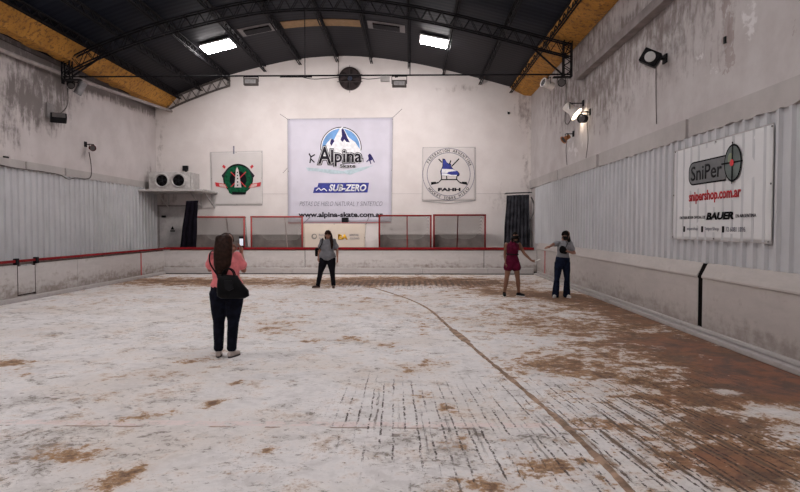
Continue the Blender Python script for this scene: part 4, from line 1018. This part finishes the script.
flood_rod(399.3, 83.8, 'grey halogen floodlight hanging under the black tie rod, right one')
c = on_y(385, 79.3, YT); bm = B(); box(bm, c.x - .13, c.x + .13, YT - .05, YT + .05, c.z - .06, ZT - .023, .01)
single('junction_box', bm, G('grey_enamel'), 'pale grey box on the tie rod between fan and right floodlight', 'wall box')

# ---- stage style lamps on the side walls
lampw = G('lamp_white', (.82, .77, .73), .4, .2, .1); lampg = G('lamp_grey', (.30, .29, .30), .45, .3); lampo = G('lamp_orange', (.40, .16, .06), .4, .2)
def can(c, d, L, r0, r1, m, name, label, wall, lens=None, group=None):
    """can lamp: body centre c, pointing along d; bracket and arm to the wall (x of wall)"""
    c = Vector(c); d = Vector(d).normalized(); t = thing(name, label, 'spotlight', c - Vector((0, 0, r1)), group)
    bm = B(); lathe(bm, [(-L / 2, r0 * .5), (-L / 2 + .02, r0), (L * .1, r0 * 1.02), (L / 2, r1), (L / 2, r1 - .012), (L / 2 - .03, r1 - .02)], c, d, 20); obj('lamp_shade', bm, m, t, smooth=False)
    bm = B(); lathe(bm, [(L / 2 - .029, r1 - .02), (L / 2 - .022, r1 * .5)], c, d, 18); obj('lens', bm, lens or G('lens_grey', (.12, .11, .11), .1), t)
    a, b = frame_of(d); s = a.cross(d)
    bm = B()
    for q in (-1, 1): bar(bm, c + b * q * (r0 + .012), c + b * q * (r0 + .012) - Vector((0, 0, -1)) * 0 + Vector((0, 0, r0 + .06)), .016)
    tp = c + Vector((0, 0, r0 + .06)); bar(bm, tp - b * (r0 + .015), tp + b * (r0 + .015), .018)
    if wall is not None:
        bar(bm, tp, (wall, c.y, tp.z), .025); sx = 1 if wall > 0 else -1
        box(bm, min(wall, wall - sx * .03), max(wall, wall - sx * .03), c.y - .06, c.y + .06, tp.z - .08, tp.z + .08)
    else: bar(bm, tp, (tp.x, tp.y, ZT if tp.z < ZT else tp.z + .15), .02)
    obj('bracket', bm, dark, t); return t
WR = XR - .002; WL = XL + .002
yT = YT + .0
can(on_y(548, 84.5, YT - .02), (-.8, -.35, .25), .36, .11, .13, lampw, 'stage_lamp', 'white can lamp hanging at the right end of the roof truss', None)
bm = B(); c = on_y(561.5, 82.5, YT); 
can(c, (-.2, -.9, -.3), .16, .09, .11, black, 'stage_lamp', 'small black lamp beside the white can lamp at the right end of the truss', None)
warm, _t, _p = nt('lit_lens'); _p.inputs['Emission Color'].default_value = (1, .82, .6, 1); _p.inputs['Emission Strength'].default_value = 8
c = on_x(571, 110, 4.35)
can(c, (.62, -.35, -.62), .42, .12, .20, lampw, 'stage_lamp', 'large white shaded lamp glowing towards the upper right wall', WR, warm)
ld = bpy.data.lights.new('spot', 'SPOT'); ld.energy = FLOOD; ld.color = (1, .86, .68); ld.spot_size = 1.9; ld.spot_blend = .8; ld.shadow_soft_size = .12
lo = bpy.data.objects.new('lamp_beam', ld); COL.objects.link(lo); dv = Vector((.85, .2, -.5)).normalized(); lo.location = c + dv * .24; lo.rotation_euler = dv.to_track_quat('-Z', 'Y').to_euler()
c = on_x(583, 118.5, 4.5); can(c, (-.7, -.7, -.1), .20, .11, .12, black, 'stage_lamp', 'black bracket lamp on the right wall beside the large glowing lamp', WR)
c = on_x(566.5, 138, 4.48); can(c, (-.75, -.2, -.5), .24, .06, .12, lampo, 'stage_lamp', 'small orange lamp with a dark rim, lowest on the right wall', WR)
c = on_x(651, 59, 4.42); yy = c.y
t = thing('floodlight', 'square black floodlight with a round white lens on the right wall', 'floodlight', c - Vector((0, 0, .2)))
q = Matrix.Rotation(math.radians(35), 3, 'X') @ Matrix.Rotation(math.radians(-25), 3, 'Z')
bm = B(); box(bm, -.16, .16, -.17, .02, -.13, .13, .02)
for v in bm.verts: v.co = c + Matrix.Rotation(math.radians(-28), 3, 'Z') @ (Matrix.Rotation(math.radians(30), 3, 'Y') @ v.co)
obj('housing', bm, black, t)
Rr_ = Matrix.Rotation(math.radians(-28), 3, 'Z') @ Matrix.Rotation(math.radians(30), 3, 'Y')
bm = B(); lathe(bm, [(0, .095), (.012, .09), (.014, .03)], c + Rr_ @ Vector((0, -.171, 0)), Rr_ @ Vector((0, -1, 0)), 20); obj('lens', bm, G('lens_white', (.6, .6, .6), .2), t)
bm = B(); lathe(bm, [(-.02, .10), (.10, .16), (.11, .05)], c, Rr_ @ Vector((0, 1, 0)), 14); obj('reflector', bm, G('grey_enamel'), t)
bm = B(); bar(bm, c, (WR, yy, c.z), .035); box(bm, WR - .03, WR, yy - .08, yy + .08, c.z - .08, c.z + .08); obj('bracket', bm, dark, t)
def wall_cable(pts, x, label, r=.008):
    bm = B(); tube(bm, curve_pts([on_x(a, b, x) for a, b in pts], 6), r, 6); single('cable', bm, dark_b, label, 'cable')
wall_cable([(656, 64), (656, 95), (656.5, 124)], WR - .012, 'thin dark cable hanging below the square black floodlight')
wall_cable([(566, 80), (566, 105), (565, 121), (568, 124), (572, 117)], WR - .012, 'looped black cable beside the large glowing lamp', .012)
wall_cable([(587, 120), (588, 140), (586, 158)], WR - .012, 'thin cable hanging below the black bracket lamp')
wall_cable([(567, 141), (566, 150), (567, 165)], WR - .012, 'thin cable hanging below the small orange lamp')
# left wall
c = on_x(80.5, 88, -9.72); can(c, (-.4, -.15, -.9), .40, .11, .12, lampg, 'stage_lamp', 'grey can lamp near the left end of the roof truss', WL)
c = on_x(71, 86, -9.85); can(c, (.5, -.8, 0), .16, .08, .10, black, 'stage_lamp', 'small black lamp above the left wall floodlight', WL)
c = on_x(58.5, 118, -9.8)
t = thing('floodlight', 'black rectangular floodlight with a back plate on the left wall', 'floodlight', c - Vector((0, 0, .15)))
bm = B(); box(bm, -.20, .20, -.13, .13, -.09, .09, .02)
RL = Matrix.Rotation(math.radians(35), 3, 'Z') @ Matrix.Rotation(math.radians(-25), 3, 'X')
for v in bm.verts: v.co = c + RL @ v.co
obj('housing', bm, black, t)
bm = B(); box(bm, -.16, .16, -.14, -.128, -.065, .065)
for v in bm.verts: v.co = c + RL @ v.co
obj('glass', bm, G('lens_grey'), t)
w1 = on_x(50, 111, WL)
bm = B(); box(bm, WL, WL + .04, w1.y - .18, w1.y + .14, w1.z - .2, w1.z + .2); obj('back_plate', bm, G('grey_plate', (.22, .2, .2), .6), t)
bm = B(); bar(bm, (WL + .02, w1.y, w1.z - .1), c, .05); obj('bracket', bm, dark, t)
wall_cable([(67.5, 88), (68, 100), (66, 108), (61, 113)], WL + .03, 'black cable looping down to the left wall floodlight', .014)
c = on_x(91.5, 148, -9.9); can(c, (.75, -.65, -.1), .22, .055, .10, G('lamp_darkred', (.10, .025, .025), .5), 'stage_lamp', 'small dark red lamp low on the left wall', WL)
wall_cable([(89, 152), (91, 164), (91, 176), (86, 179), (76, 178), (68, 179), (60, 175), (45, 172), (30, 170), (15, 168), (0, 165)], WL + .075, 'black cable sagging along the top of the left cladding', .014)
c = on_x(5, 157.5, WL); bm = B(); box(bm, WL, WL + .05, c.y - .08, c.y + .08, c.z - .03, c.z + .03, .01); single('wall_hook', bm, black, 'tiny black fixture on the left wall above the sagging cable', 'fixture')
bm = B(); c = on_x(725.5, 40, WR); box(bm, WR - .02, WR - .0, c.y - .03, c.y + .03, c.z - .05, c.z + .05, .005); single('wall_hook', bm, black, 'tiny black fixture high on the peeling right wall', 'fixture')

# ================================================================ people
def loft(bm, pts, rad, n=14):
    """closed organic tube with rounded ends; rad entries r or (rx, ry)"""
    P = [Vector(p) for p in pts]; R = [(r, r) if not isinstance(r, (tuple, list)) else r for r in rad]
    d0 = (P[0] - P[1]).normalized(); d1 = (P[-1] - P[-2]).normalized(); m0 = min(R[0]); m1 = min(R[-1])
    P2 = [P[0] + d0 * m0 * .75, P[0] + d0 * m0 * .45] + P + [P[-1] + d1 * m1 * .45, P[-1] + d1 * m1 * .75]
    R2 = [(R[0][0] * .35, R[0][1] * .35), (R[0][0] * .8, R[0][1] * .8)] + R + [(R[-1][0] * .8, R[-1][1] * .8), (R[-1][0] * .35, R[-1][1] * .35)]
    return tube(bm, P2, R2, n)
def ball(bm, c, r):
    q = bmesh.ops.create_uvsphere(bm, u_segments=14, v_segments=10, radius=1)
    for v in q['verts']: v.co = Vector(c) + Vector((v.co.x * r[0], v.co.y * r[1], v.co.z * r[2]))
def skin_mesh(name, bm, m, parent, voxel, smooth=3, wrinkle=0, seed=0):
    bmesh.ops.recalc_face_normals(bm, faces=bm.faces)
    me = bpy.data.meshes.new('q'); bm.to_mesh(me); bm.free(); o = bpy.data.objects.new('q', me); COL.objects.link(o)
    a = o.modifiers.new('r', 'REMESH'); a.mode = 'VOXEL'; a.voxel_size = voxel
    b = o.modifiers.new('s', 'SMOOTH'); b.iterations = smooth; b.factor = .5
    me2 = bpy.data.meshes.new_from_object(o.evaluated_get(bpy.context.evaluated_depsgraph_get())); bpy.data.objects.remove(o)
    if wrinkle:
        for v in me2.vertices:
            k = noise.noise(Vector((v.co.x * 14, v.co.y * 14, v.co.z * 9 + seed))) + .5 * noise.noise(Vector((v.co.x * 30, v.co.y * 30, v.co.z * 22 + seed)))
            v.co += v.normal * k * wrinkle
    me2.name = name
    for f in me2.polygons: f.use_smooth = True
    me2.materials.clear(); me2.materials.append(m); return link(name, me2, parent)
def hand(bm, w, d, pn, curl=.5, s=1.0, thumb=1):
    w = Vector(w); d = Vector(d).normalized(); pn = Vector(pn); pn = (pn - d * pn.dot(d)).normalized(); sd = d.cross(pn) * thumb
    loft(bm, [w, w + d * .03 * s, w + d * .06 * s, w + d * .085 * s], [.022, .026, .030, .028], 10)
    for q in (-1, 1): loft(bm, [w + d * .03 * s, w + d * .085 * s + sd * q * .018], [.018, .016], 8)
    for i, (o, L) in enumerate(((-.034, .055), (-.0115, .070), (.0115, .074), (.034, .066))):
        p = w + d * .085 * s + sd * o; e = (d + sd * o * 3).normalized(); a = p + (e * math.cos(curl * .5) + pn * math.sin(curl * .5)) * L * .5
        b = a + (e * math.cos(curl * 1.2) + pn * math.sin(curl * 1.2)) * L * .3; c = b + (e * math.cos(curl * 1.9) + pn * math.sin(curl * 1.9)) * L * .25
        loft(bm, [p, a, b, c], [.0095, .009, .0085, .0075], 8)
    p = w + d * .025 * s + sd * .02; a = p + (sd * .7 + d * .6 + pn * .3).normalized() * .04; b = a + (d + sd * .25 + pn * .3).normalized() * .03
    loft(bm, [p, a, b], [.013, .0105, .009], 8)
HEAD = [(-.118, .022, .022, -.045), (-.105, .040, .042, -.032), (-.08, .053, .062, -.016), (-.045, .062, .080, -.004), (-.005, .070, .090, .002), (.035, .073, .094, .006), (.07, .068, .086, .010), (.095, .050, .064, .013), (.11, .025, .032, .014)]
def person(name, label, x, y, rz, J, skin, K):
    t = thing(name, label, 'person', (x, y, 0), None, rz); g = K.get('g', 1.0)
    hc = Vector(J['head']); HR = Matrix.Rotation(K.get('tilt', 0), 3, 'X') @ Matrix.Rotation(K.get('turn', 0), 3, 'Z')
    hd = lambda a, b, c: hc + HR @ Vector((a, b, c))
    px = J['pelvis']; nk = J['neck']; pv = Vector(px); nv = Vector(nk)
    def spine(f, dy=0): return pv.lerp(nv, f) + Vector((0, dy, 0))
    torso_p = [spine(-.12), spine(0), spine(.16), spine(.32), spine(.55), spine(.74), spine(.88), spine(.97), spine(1.08)]
    torso_r = [(.115 * g, .095 * g), (.165 * g, .115 * g), (.160 * g, .112 * g), (.125 * g, .095 * g), (.135 * g, .105 * g), (.148 * g, .105 * g), (.140, .085), (.075, .062), (.052, .052)]
    legs = [[J['hipL'], J['kneeL'], J['ankL']], [J['hipR'], J['kneeR'], J['ankR']]]
    arms = [[J['shL'], J['elL'], J['wrL']], [J['shR'], J['elR'], J['wrR']]]
    bm = B()
    loft(bm, torso_p, torso_r, 20)
    for q in (-1, 1):
        b = spine(.66); ball(bm, b + Vector((q * .065, -.085, 0)), (.062, .05, .062))
    for h, k, a in legs:
        h, k, a = map(Vector, (h, k, a)); loft(bm, [h, h.lerp(k, .4), k, k.lerp(a, .3), k.lerp(a, .7), a], [.088 * g, .078 * g, .054, .055, .041, .034], 16)
    for s_, e, w_ in arms:
        s_, e, w_ = map(Vector, (s_, e, w_)); loft(bm, [s_, s_.lerp(e, .4), e, e.lerp(w_, .3), w_], [.050, .044 * g, .036, .036, .024], 12)
    loft(bm, [nv + Vector((0, 0, -.02)), hc + Vector((0, .015, -.07))], [.052, .05], 14)
    tube(bm, [hd(0, d, z) for z, rx, ry, d in HEAD], [(rx, ry) for z, rx, ry, d in HEAD], 18)
    loft(bm, [hd(0, -.088, .012), hd(0, -.100, -.012), hd(0, -.108, -.030)], [.008, .011, .014], 8)   # nose
    loft(bm, [hd(-.012, -.078, -.066), hd(.012, -.078, -.066)], [.010, .010], 8)                       # lips
    for q in (-1, 1): ball(bm, hd(q * .074, .012, -.008), (.010, .02, .032)); ball(bm, hd(q * .03, -.078, -.02), (.02, .015, .016))
    for (e, w_), hk, th in (((arms[0][1], arms[0][2]), J['handL'], -1), ((arms[1][1], arms[1][2]), J['handR'], 1)):
        hand(bm, w_, hk[0], hk[1], hk[2], 1, th)
    if K.get('feet_bare', True):
        for a, tn in ((J['ankL'], J['toeL']), (J['ankR'], J['toeR'])):
            a = Vector(a); f = Vector((tn[0], tn[1], 0)).normalized(); loft(bm, [a + Vector((0, 0, -.03)) - f * .02, a + Vector((0, 0, -.045)) + f * .06, Vector((a.x, a.y, .025)) + f * .14], [.034, .034, .022], 10)
    skin_mesh('body', bm, skin, t, .0062, 2)
    # eyes and brows
    for q in (-1, 1):
        bm = B(); ball(bm, hd(q * .029, -.0865, .006), (.012, .007, .006)); obj('eye', bm, G('eye_dark', (.03, .02, .02), .2), t, world=False)
    # shoes
    for a, tn in ((J['ankL'], J['toeL']), (J['ankR'], J['toeR'])):
        a = Vector(a); f = Vector((tn[0], tn[1], 0)).normalized(); z0 = K.get('fz', 0)
        g0 = Vector((a.x, a.y, .047)); bm = B()
        loft(bm, [g0 - f * .045, g0 + f * .02, g0 + f * .09 - Vector((0, 0, .006)), g0 + f * .15 - Vector((0, 0, .012))], [(.036, .036), (.042, .037), (.036, .042), (.030, .032)], 14)
        loft(bm, [a + Vector((0, 0, .01)), Vector((a.x, a.y, .05))], [.040, .040], 12)
        sh = skin_mesh('shoe', bm, K['shoe'], t, .008, 3)
        for v in sh.data.vertices: v.co.z = max(v.co.z, .012)
        bm = B(); n = 18; pts = []
        for i in range(n):
            th = 2 * math.pi * i / n; u = math.cos(th) * .13 + .055; vv = math.sin(th) * (.041 + .006 * math.cos(th)); pts.append(g0 + f * u + Vector((-f.y, f.x, 0)) * vv)
        prism(bm, [(p.x, p.y, .001) for p in pts], (0, 0, .019)); obj('sole', bm, K['sole'], sh, world=False)
    # lower garment
    if K['low'] == 'pants':
        bm = B(); e = .012; loft(bm, [spine(-.12), spine(0), spine(.16), spine(.27)], [(.125 * g, .105 * g), (.175 * g, .128 * g), (.170 * g, .125 * g), (.145 * g, .112 * g)], 20)
        for h, k, a in legs:
            h, k, a = map(Vector, (h, k, a)); fl_ = K.get('flare', .048); zt = K.get('hem', .06); a2 = k.lerp(a, 1 if a.z <= 0 else 1) ; a2 = Vector((a.x, a.y, zt + .03))
            loft(bm, [h, h.lerp(k, .4), k, k.lerp(a2, .45), k.lerp(a2, .85), a2], [.104 * g, .094 * g, K.get('knee', .070), (K.get('knee', .070) + fl_) / 2, fl_ * .97, fl_], 16)
        skin_mesh('trousers', bm, K['low_m'], t, .0095, 3, .004, 3)
    else:
        bm = B(); loft(bm, [spine(-.02), spine(.1), spine(.25), spine(.33)], [(.185 * g, .135 * g), (.178 * g, .13 * g), (.150 * g, .115 * g), (.132 * g, .105 * g)], 20)
        for h, k, a in legs:
            h, k = Vector(h), Vector(k); loft(bm, [h, h.lerp(k, .32)], [.108, .118], 16)
        skin_mesh('shorts', bm, K['low_m'], t, .0095, 3, .005, 5)
        bm = B(); tube(bm, [spine(.345), spine(.395)], [(.160 * g, .132 * g)] * 2, 24); obj('belt', bm, blk, t, world=False)
    # upper garment
    bm = B(); lo = K.get('top_lo', .16); fs = [f for f in (.0, .16, .22, .32, .55, .74, .88, .955) if f >= lo]
    tr = {.0: (.192 * g, .145 * g), .16: (.178 * g, .134 * g), .22: (.165 * g, .128 * g), .32: (.142 * g, .115 * g), .55: (.150 * g, .122 * g), .74: (.162 * g, .122 * g), .88: (.150, .098), .955: (.082, .074)}
    loft(bm, [spine(f) for f in fs], [tr[f] for f in fs], 22)
    for q in (-1, 1): ball(bm, spine(.66) + Vector((q * .065, -.090, 0)), (.070, .058, .070))
    if K.get('sleeve', .5) > 0:
        for s_, e, w_ in arms:
            s_, e = Vector(s_), Vector(e); loft(bm, [s_ - (e - s_) * .1, s_.lerp(e, .3), s_.lerp(e, K.get('sleeve', .55))], [.064, .062, .064 * (g + .02)], 14)
    skin_mesh('top', bm, K['top_m'], t, .0095, 3, .005, 9)
    # hair
    bm = B(); ball(bm, hd(0, .016, .020), (.086, .100, .104)); ball(bm, hd(0, .04, -.03), (.080, .075, .085))
    for q in (-1, 1): loft(bm, [hd(q * .02, -.068, .098), hd(q * .058, -.062, .065), hd(q * .076, -.035, .01)], [.020, .022, .024], 10)
    for L, R in K.get('locks', []): loft(bm, [hc + Vector(p) for p in L], R, 12)
    hm = skin_mesh('hair', bm, K['hair_m'], t, .0085, 1, .004, 12)
    if K.get('mask'):
        bm = B(); pr = [(-.112, .030, .030, -.045), (-.10, .048, .050, -.034), (-.075, .059, .069, -.017), (-.045, .066, .086, -.006), (-.018, .070, .092, -.002)]
        n = 22; V = []
        for z, rx, ry, dd in pr:
            row = []
            for i in range(n + 1):
                a = math.pi + math.pi * i / n; bulge = .020 * max(0, -math.sin(a)) ** 3
                row.append(bm.verts.new(hd((rx + .004) * math.cos(a), dd + (ry + .006 + bulge) * math.sin(a), z)))
            V.append(row)
        for a, b in zip(V, V[1:]):
            for i in range(n): bm.faces.new((a[i], a[i + 1], b[i + 1], b[i]))
        o = obj('face_mask', bm, K['mask'], t, world=False, smooth=True); md = o.modifiers.new('s', 'SOLIDIFY'); md.thickness = .003; md.offset = 1
    return t
def fit(z): return z
skin1 = G('skin_warm', (.30, .15, .105), .5, 0, .06, 6); skin2 = G('skin_tan', (.20, .095, .06), .5, 0, .06, 6)
hair_b = G('hair_brown', (.022, .010, .007), .5, 0, .5, 30, spec=.1); hair_k = G('hair_black', (.005, .004, .004), .5, 0, .5, 30, spec=.08)
navy = G('navy_denim', (.006, .007, .014), .9, 0, .4, 14, spec=.1); blackp = G('black_trousers', (.006, .006, .009), .9, 0, .3, 10, spec=.1)
denim = G('blue_denim', (.007, .011, .026), .9, 0, .45, 12, spec=.1); pinkm = G('pink_cotton', (.72, .20, .215), .8, 0, .12, 14); greym = G('grey_cotton', (.15, .15, .165), .85, 0, .12, 12)
palegrey = G('pale_grey_cotton', (.24, .24, .26), .85, 0, .12, 12); magenta = G('magenta_cotton', (.085, .006, .024), .9, 0, .2, 12, spec=.1)
shoe_p = G('pale_shoe', (.42, .36, .33), .6); shoe_k = G('black_shoe', (.015, .015, .017), .5); sole_w = G('white_sole', (.55, .53, .52), .6); sole_d = G('dark_sole', (.08, .07, .07), .7)
# ---- woman in pink with her back to the viewer
p = on_z(225.5, 357.0); x, y = p.x, p.y
J = dict(pelvis=(-.03, 0, .88), neck=(0, .01, 1.375), head=(-.015, -.015, 1.51), hipL=(.075, 0, .84), kneeL=(.085, -.01, .45), ankL=(.09, .0, .085), hipR=(-.125, 0, .84), kneeR=(-.10, -.02, .45), ankR=(-.085, .01, .085),
         toeL=(.25, -1), toeR=(-.3, -1), shL=(.155, 0, 1.315), elL=(.235, -.12, 1.14), wrL=(.02, -.30, 1.34), shR=(-.165, 0, 1.315), elR=(-.225, -.10, 1.13), wrR=(-.14, -.29, 1.34),
         handL=((-.5, -.1, .7), (0, .9, .3), .7), handR=((.15, -.1, 1), (.6, .2, 0), .6))
person('person', 'woman in a pink top with long brown hair and black bag, seen from behind, photographing', x, y, math.pi, J, skin1,
       dict(g=1.20, low='pants', low_m=navy, top_m=pinkm, hair_m=hair_b, shoe=shoe_p, sole=sole_d, flare=.064, knee=.074, sleeve=.62, hem=.085, top_lo=.16,
            locks=[([(-.03, .07, .04), (-.04, .105, -.10), (-.04, .135, -.28), (-.02, .14, -.44)], [.075, .080, .072, .03]), ([(.045, .07, .04), (.05, .10, -.10), (.05, .13, -.28), (.04, .14, -.46)], [.070, .078, .070, .03]),
                   ([(0, .08, 0), (.01, .12, -.14), (.01, .145, -.32), (.01, .14, -.52)], [.08, .082, .065, .02])]))
# phone in her hands
t = thing('smartphone', 'lit smartphone held up by the woman in pink', 'smartphone', (x + .108, y + .37, 1.40))
bm = B(); box(bm, x + .082, x + .146, y + .365, y + .374, 1.42, 1.575, .003); obj('case', bm, blk, t)
scr, _t2, _p2 = nt('phone_screen'); _p2.inputs['Emission Color'].default_value = (.75, .85, 1, 1); _p2.inputs['Emission Strength'].default_value = .55
bm = B(); box(bm, x + .090, x + .138, y + .3635, y + .365, 1.45, 1.545); obj('screen', bm, scr, t)
# her bag
leather = G('black_leather', (.005, .005, .006), .45, 0, .3, 8, spec=.08)
bx, by = x + .14, y - .215
t = thing('handbag', 'slouchy black leather handbag hanging on the hip of the woman in pink', 'handbag', (bx, by, .80))
bm = B(); n = 24; V = []
for z, hw, hd_, dx in ((.80, .155, .055, .03), (.83, .205, .078, .035), (.90, .200, .085, .03), (.98, .165, .075, 0), (1.05, .135, .055, -.02), (1.095, .125, .035, -.03)):
    V.append([bm.verts.new((bx + dx + hw * math.copysign(abs(math.cos(a)) ** .55, math.cos(a)) + .007 * noise.noise(Vector((a * 3, z * 20, 1))), by + hd_ * math.copysign(abs(math.sin(a)) ** .8, math.sin(a)) * (1 + .15 * noise.noise(Vector((a * 2, z * 12, 4)))), z + .02 * math.cos(a) * (z - .8) * -1)) for a in [2 * math.pi * i / n for i in range(n)]])
for a, b in zip(V, V[1:]):
    for i in range(n): bm.faces.new((a[i], a[(i + 1) % n], b[(i + 1) % n], b[i]))
bm.faces.new(V[0][::-1]); bm.faces.new(V[-1]); obj('bag_body', bm, leather, t, smooth=True)
for dy in (-.03, .03):
    bm = B(); tube(bm, curve_pts([(bx - .10, by + dy, 1.08), (bx - .07, by + dy, 1.15), (bx - .01, by + dy, 1.175), (bx + .04, by + dy, 1.14), (bx + .06, by + dy, 1.07)], 6), .009, 8); obj('handle', bm, leather, t, smooth=True)
bm = B(); prism(bm, [(bx - .05, by - .09, 1.03), (bx + .05, by - .09, 1.03), (bx + .065, by - .096, .93), (bx + .01, by - .098, .90), (bx - .04, by - .096, .93)], (0, .02, 0)); obj('front_flap', bm, G('grey_leather', (.016, .016, .018), .4), t)
bm = B(); sp = curve_pts([(bx - .13, by + .01, 1.06), (x - .06, y - .165, 1.12), (x - .135, y - .155, 1.24), (x - .16, y - .10, 1.345), (x - .165, y - .0, 1.39), (x - .155, y + .09, 1.34)], 8); tube(bm, sp, [(.014, .005)] * len(sp), 8); obj('strap', bm, leather, t)

# ---- woman in grey in front of the far boards
p = on_z(327.5, 288.0); x, y = p.x, p.y
J = dict(pelvis=(0, 0, .88), neck=(.02, .01, 1.375), head=(.025, -.01, 1.505), hipR=(-.09, 0, .84), kneeR=(-.19, -.03, .45), ankR=(-.27, .0, .085), hipL=(.10, 0, .84), kneeL=(.14, -.03, .45), ankL=(.165, .02, .085),
         toeL=(.15, -1), toeR=(-.9, -.6), shR=(-.15, 0, 1.31), elR=(-.225, .03, 1.06), wrR=(-.245, -.04, .86), shL=(.19, 0, 1.31), elL=(.275, .03, 1.05), wrL=(.285, -.04, .82),
         handL=((-.05, -.1, -1), (-1, -.1, 0), .5), handR=((0, -.2, -1), (1, -.1, 0), .5))
person('person', 'woman in a grey shirt and black trousers with long dark hair, standing facing the viewer', x, y, 0, J, skin1,
       dict(g=1.26, low='pants', low_m=blackp, top_m=greym, hair_m=hair_b, shoe=G('brown_shoe', (.07, .045, .04), .5), sole=G('tan_sole', (.30, .22, .17), .6), flare=.062, knee=.074, sleeve=.62, top_lo=.0,
            locks=[([(.06, .02, .03), (.085, .0, -.07), (.10, -.06, -.17), (.115, -.10, -.30), (.12, -.115, -.40)], [.035, .042, .048, .042, .018]), ([(-.06, .03, .03), (-.075, .03, -.08), (-.07, .06, -.18)], [.035, .035, .02]), ([(0, .06, 0), (.02, .10, -.15), (.03, .12, -.28)], [.07, .07, .03])]))
t = thing('shoulder_bag', 'small black shoulder bag at the side of the woman in grey', 'handbag', (x - .30, y + .06, .86))
bm = B(); box(bm, x - .37, x - .245, y + .10, y + .24, .88, 1.12, .03); obj('bag_body', bm, leather, t)
bm = B(); sp = curve_pts([(x - .30, y + .17, 1.10), (x - .21, y + .12, 1.25), (x - .13, y + .05, 1.385), (x - .12, y - .06, 1.375), (x - .135, y - .145, 1.24), (x - .22, y - .10, 1.10), (x - .30, y + .10, 1.04)], 8); tube(bm, sp, [(.016, .006)] * len(sp), 8); obj('strap', bm, leather, t)

# ---- woman in magenta
p = on_z(512.5, 296.3); x, y = p.x, p.y
J = dict(pelvis=(-.02, 0, .86), neck=(.0, -.01, 1.345), head=(.045, -.05, 1.465), hipR=(-.095, 0, .82), kneeR=(-.15, -.03, .44), ankR=(-.20, .0, .085), hipL=(.07, 0, .82), kneeL=(.12, -.03, .44), ankL=(.16, .03, .085),
         toeL=(.7, -.7), toeR=(-.1, -1), shR=(-.16, 0, 1.285), elR=(-.19, .02, 1.03), wrR=(-.175, -.04, .82), shL=(.155, 0, 1.285), elL=(.275, -.03, 1.06), wrL=(.42, -.14, .90),
         handL=((.75, -.3, -.3), (0, -.2, 1), .5), handR=((0, -.2, -1), (1, -.1, 0), .5))
person('person', 'woman in a sleeveless magenta playsuit with bare legs, looking down with one arm out', x, y, 0, J, skin2,
       dict(g=.98, low='shorts', low_m=magenta, top_m=magenta, hair_m=hair_k, shoe=shoe_k, sole=sole_w, sleeve=0, top_lo=.32, tilt=.8, turn=.1, mask=blk,
            locks=[([(-.045, -.085, -.005), (0, -.10, -.01), (.045, -.085, -.005)], [.035, .045, .035]), ([(-.045, .03, .03), (-.07, .0, -.06), (-.075, -.03, -.12)], [.035, .034, .022]), ([(.045, .03, .03), (.07, .0, -.06), (.075, -.03, -.12)], [.035, .034, .022])]))
t = thing('smartphone', 'pale smartphone in the outstretched hand of the woman in magenta', 'smartphone', (x + .56, y - .22, .84))
bm = B(); bar(bm, (x + .50, y - .21, .868), (x + .62, y - .24, .93), .07, .010, hint=(0, -.3, 1)); obj('case', bm, G('pale_case', (.40, .40, .38), .4), t)

# ---- woman in flared jeans
p = on_z(561.5, 297.5); x, y = p.x, p.y
J = dict(pelvis=(.015, 0, .88), neck=(.05, .0, 1.375), head=(.085, -.02, 1.505), hipR=(-.075, 0, .84), kneeR=(-.12, -.03, .46), ankR=(-.15, .0, .085), hipL=(.10, 0, .84), kneeL=(.12, -.03, .46), ankL=(.13, .03, .085),
         toeL=(.3, -1), toeR=(-.5, -1), shR=(-.10, -.02, 1.315), elR=(-.255, -.12, 1.285), wrR=(-.36, -.28, 1.245), shL=(.20, .02, 1.305), elL=(.285, -.06, 1.07), wrL=(.10, -.20, 1.12),
         handL=((-.9, -.2, .15), (0, 1, 0), .6), handR=((-.8, -.5, -.15), (0, 0, -1), .5))
person('person', 'woman in a grey T-shirt and flared blue jeans with long black hair, arm stretched sideways', x, y, 0, J, skin1,
       dict(g=1.0, low='pants', low_m=denim, top_m=palegrey, hair_m=hair_k, shoe=G('white_shoe', (.5, .48, .47), .5), sole=sole_w, flare=.088, knee=.066, hem=.015, sleeve=.6, top_lo=.22, turn=-.5, mask=blk,
            locks=[([(.03, .05, .03), (.07, .05, -.06), (.10, .03, -.16), (.125, .01, -.26)], [.05, .05, .04, .02]), ([(-.03, .05, .03), (-.05, .05, -.08), (-.04, .07, -.16)], [.045, .04, .02])]))
t = thing('handbag', 'small black bag clutched to the chest of the woman in flared jeans', 'handbag', (x - .03, y - .22, 1.06))
bm = B(); V = []; n = 18
for z, hw, q in ((1.07, .05, .03), (1.09, .09, .045), (1.15, .10, .05), (1.22, .075, .045), (1.26, .03, .03)):
    V.append([bm.verts.new((x - .02 - (z - 1.15) * .1 + hw * math.cos(a), y - .20 + q * math.sin(a), z - .15 * (hw * math.cos(a)))) for a in [2 * math.pi * i / n for i in range(n)]])
for a, b in zip(V, V[1:]):
    for i in range(n): bm.faces.new((a[i], a[(i + 1) % n], b[(i + 1) % n], b[i]))
bm.faces.new(V[0][::-1]); bm.faces.new(V[-1]); obj('bag_body', bm, leather, t, smooth=True)
bm = B(); sp = curve_pts([(x + .03, y - .20, 1.21), (x + .10, y - .14, 1.32), (x + .15, y - .05, 1.395), (x + .16, y + .05, 1.37), (x + .17, y + .12, 1.25)], 6); tube(bm, sp, [(.012, .005)] * len(sp), 8); obj('strap', bm, leather, t)
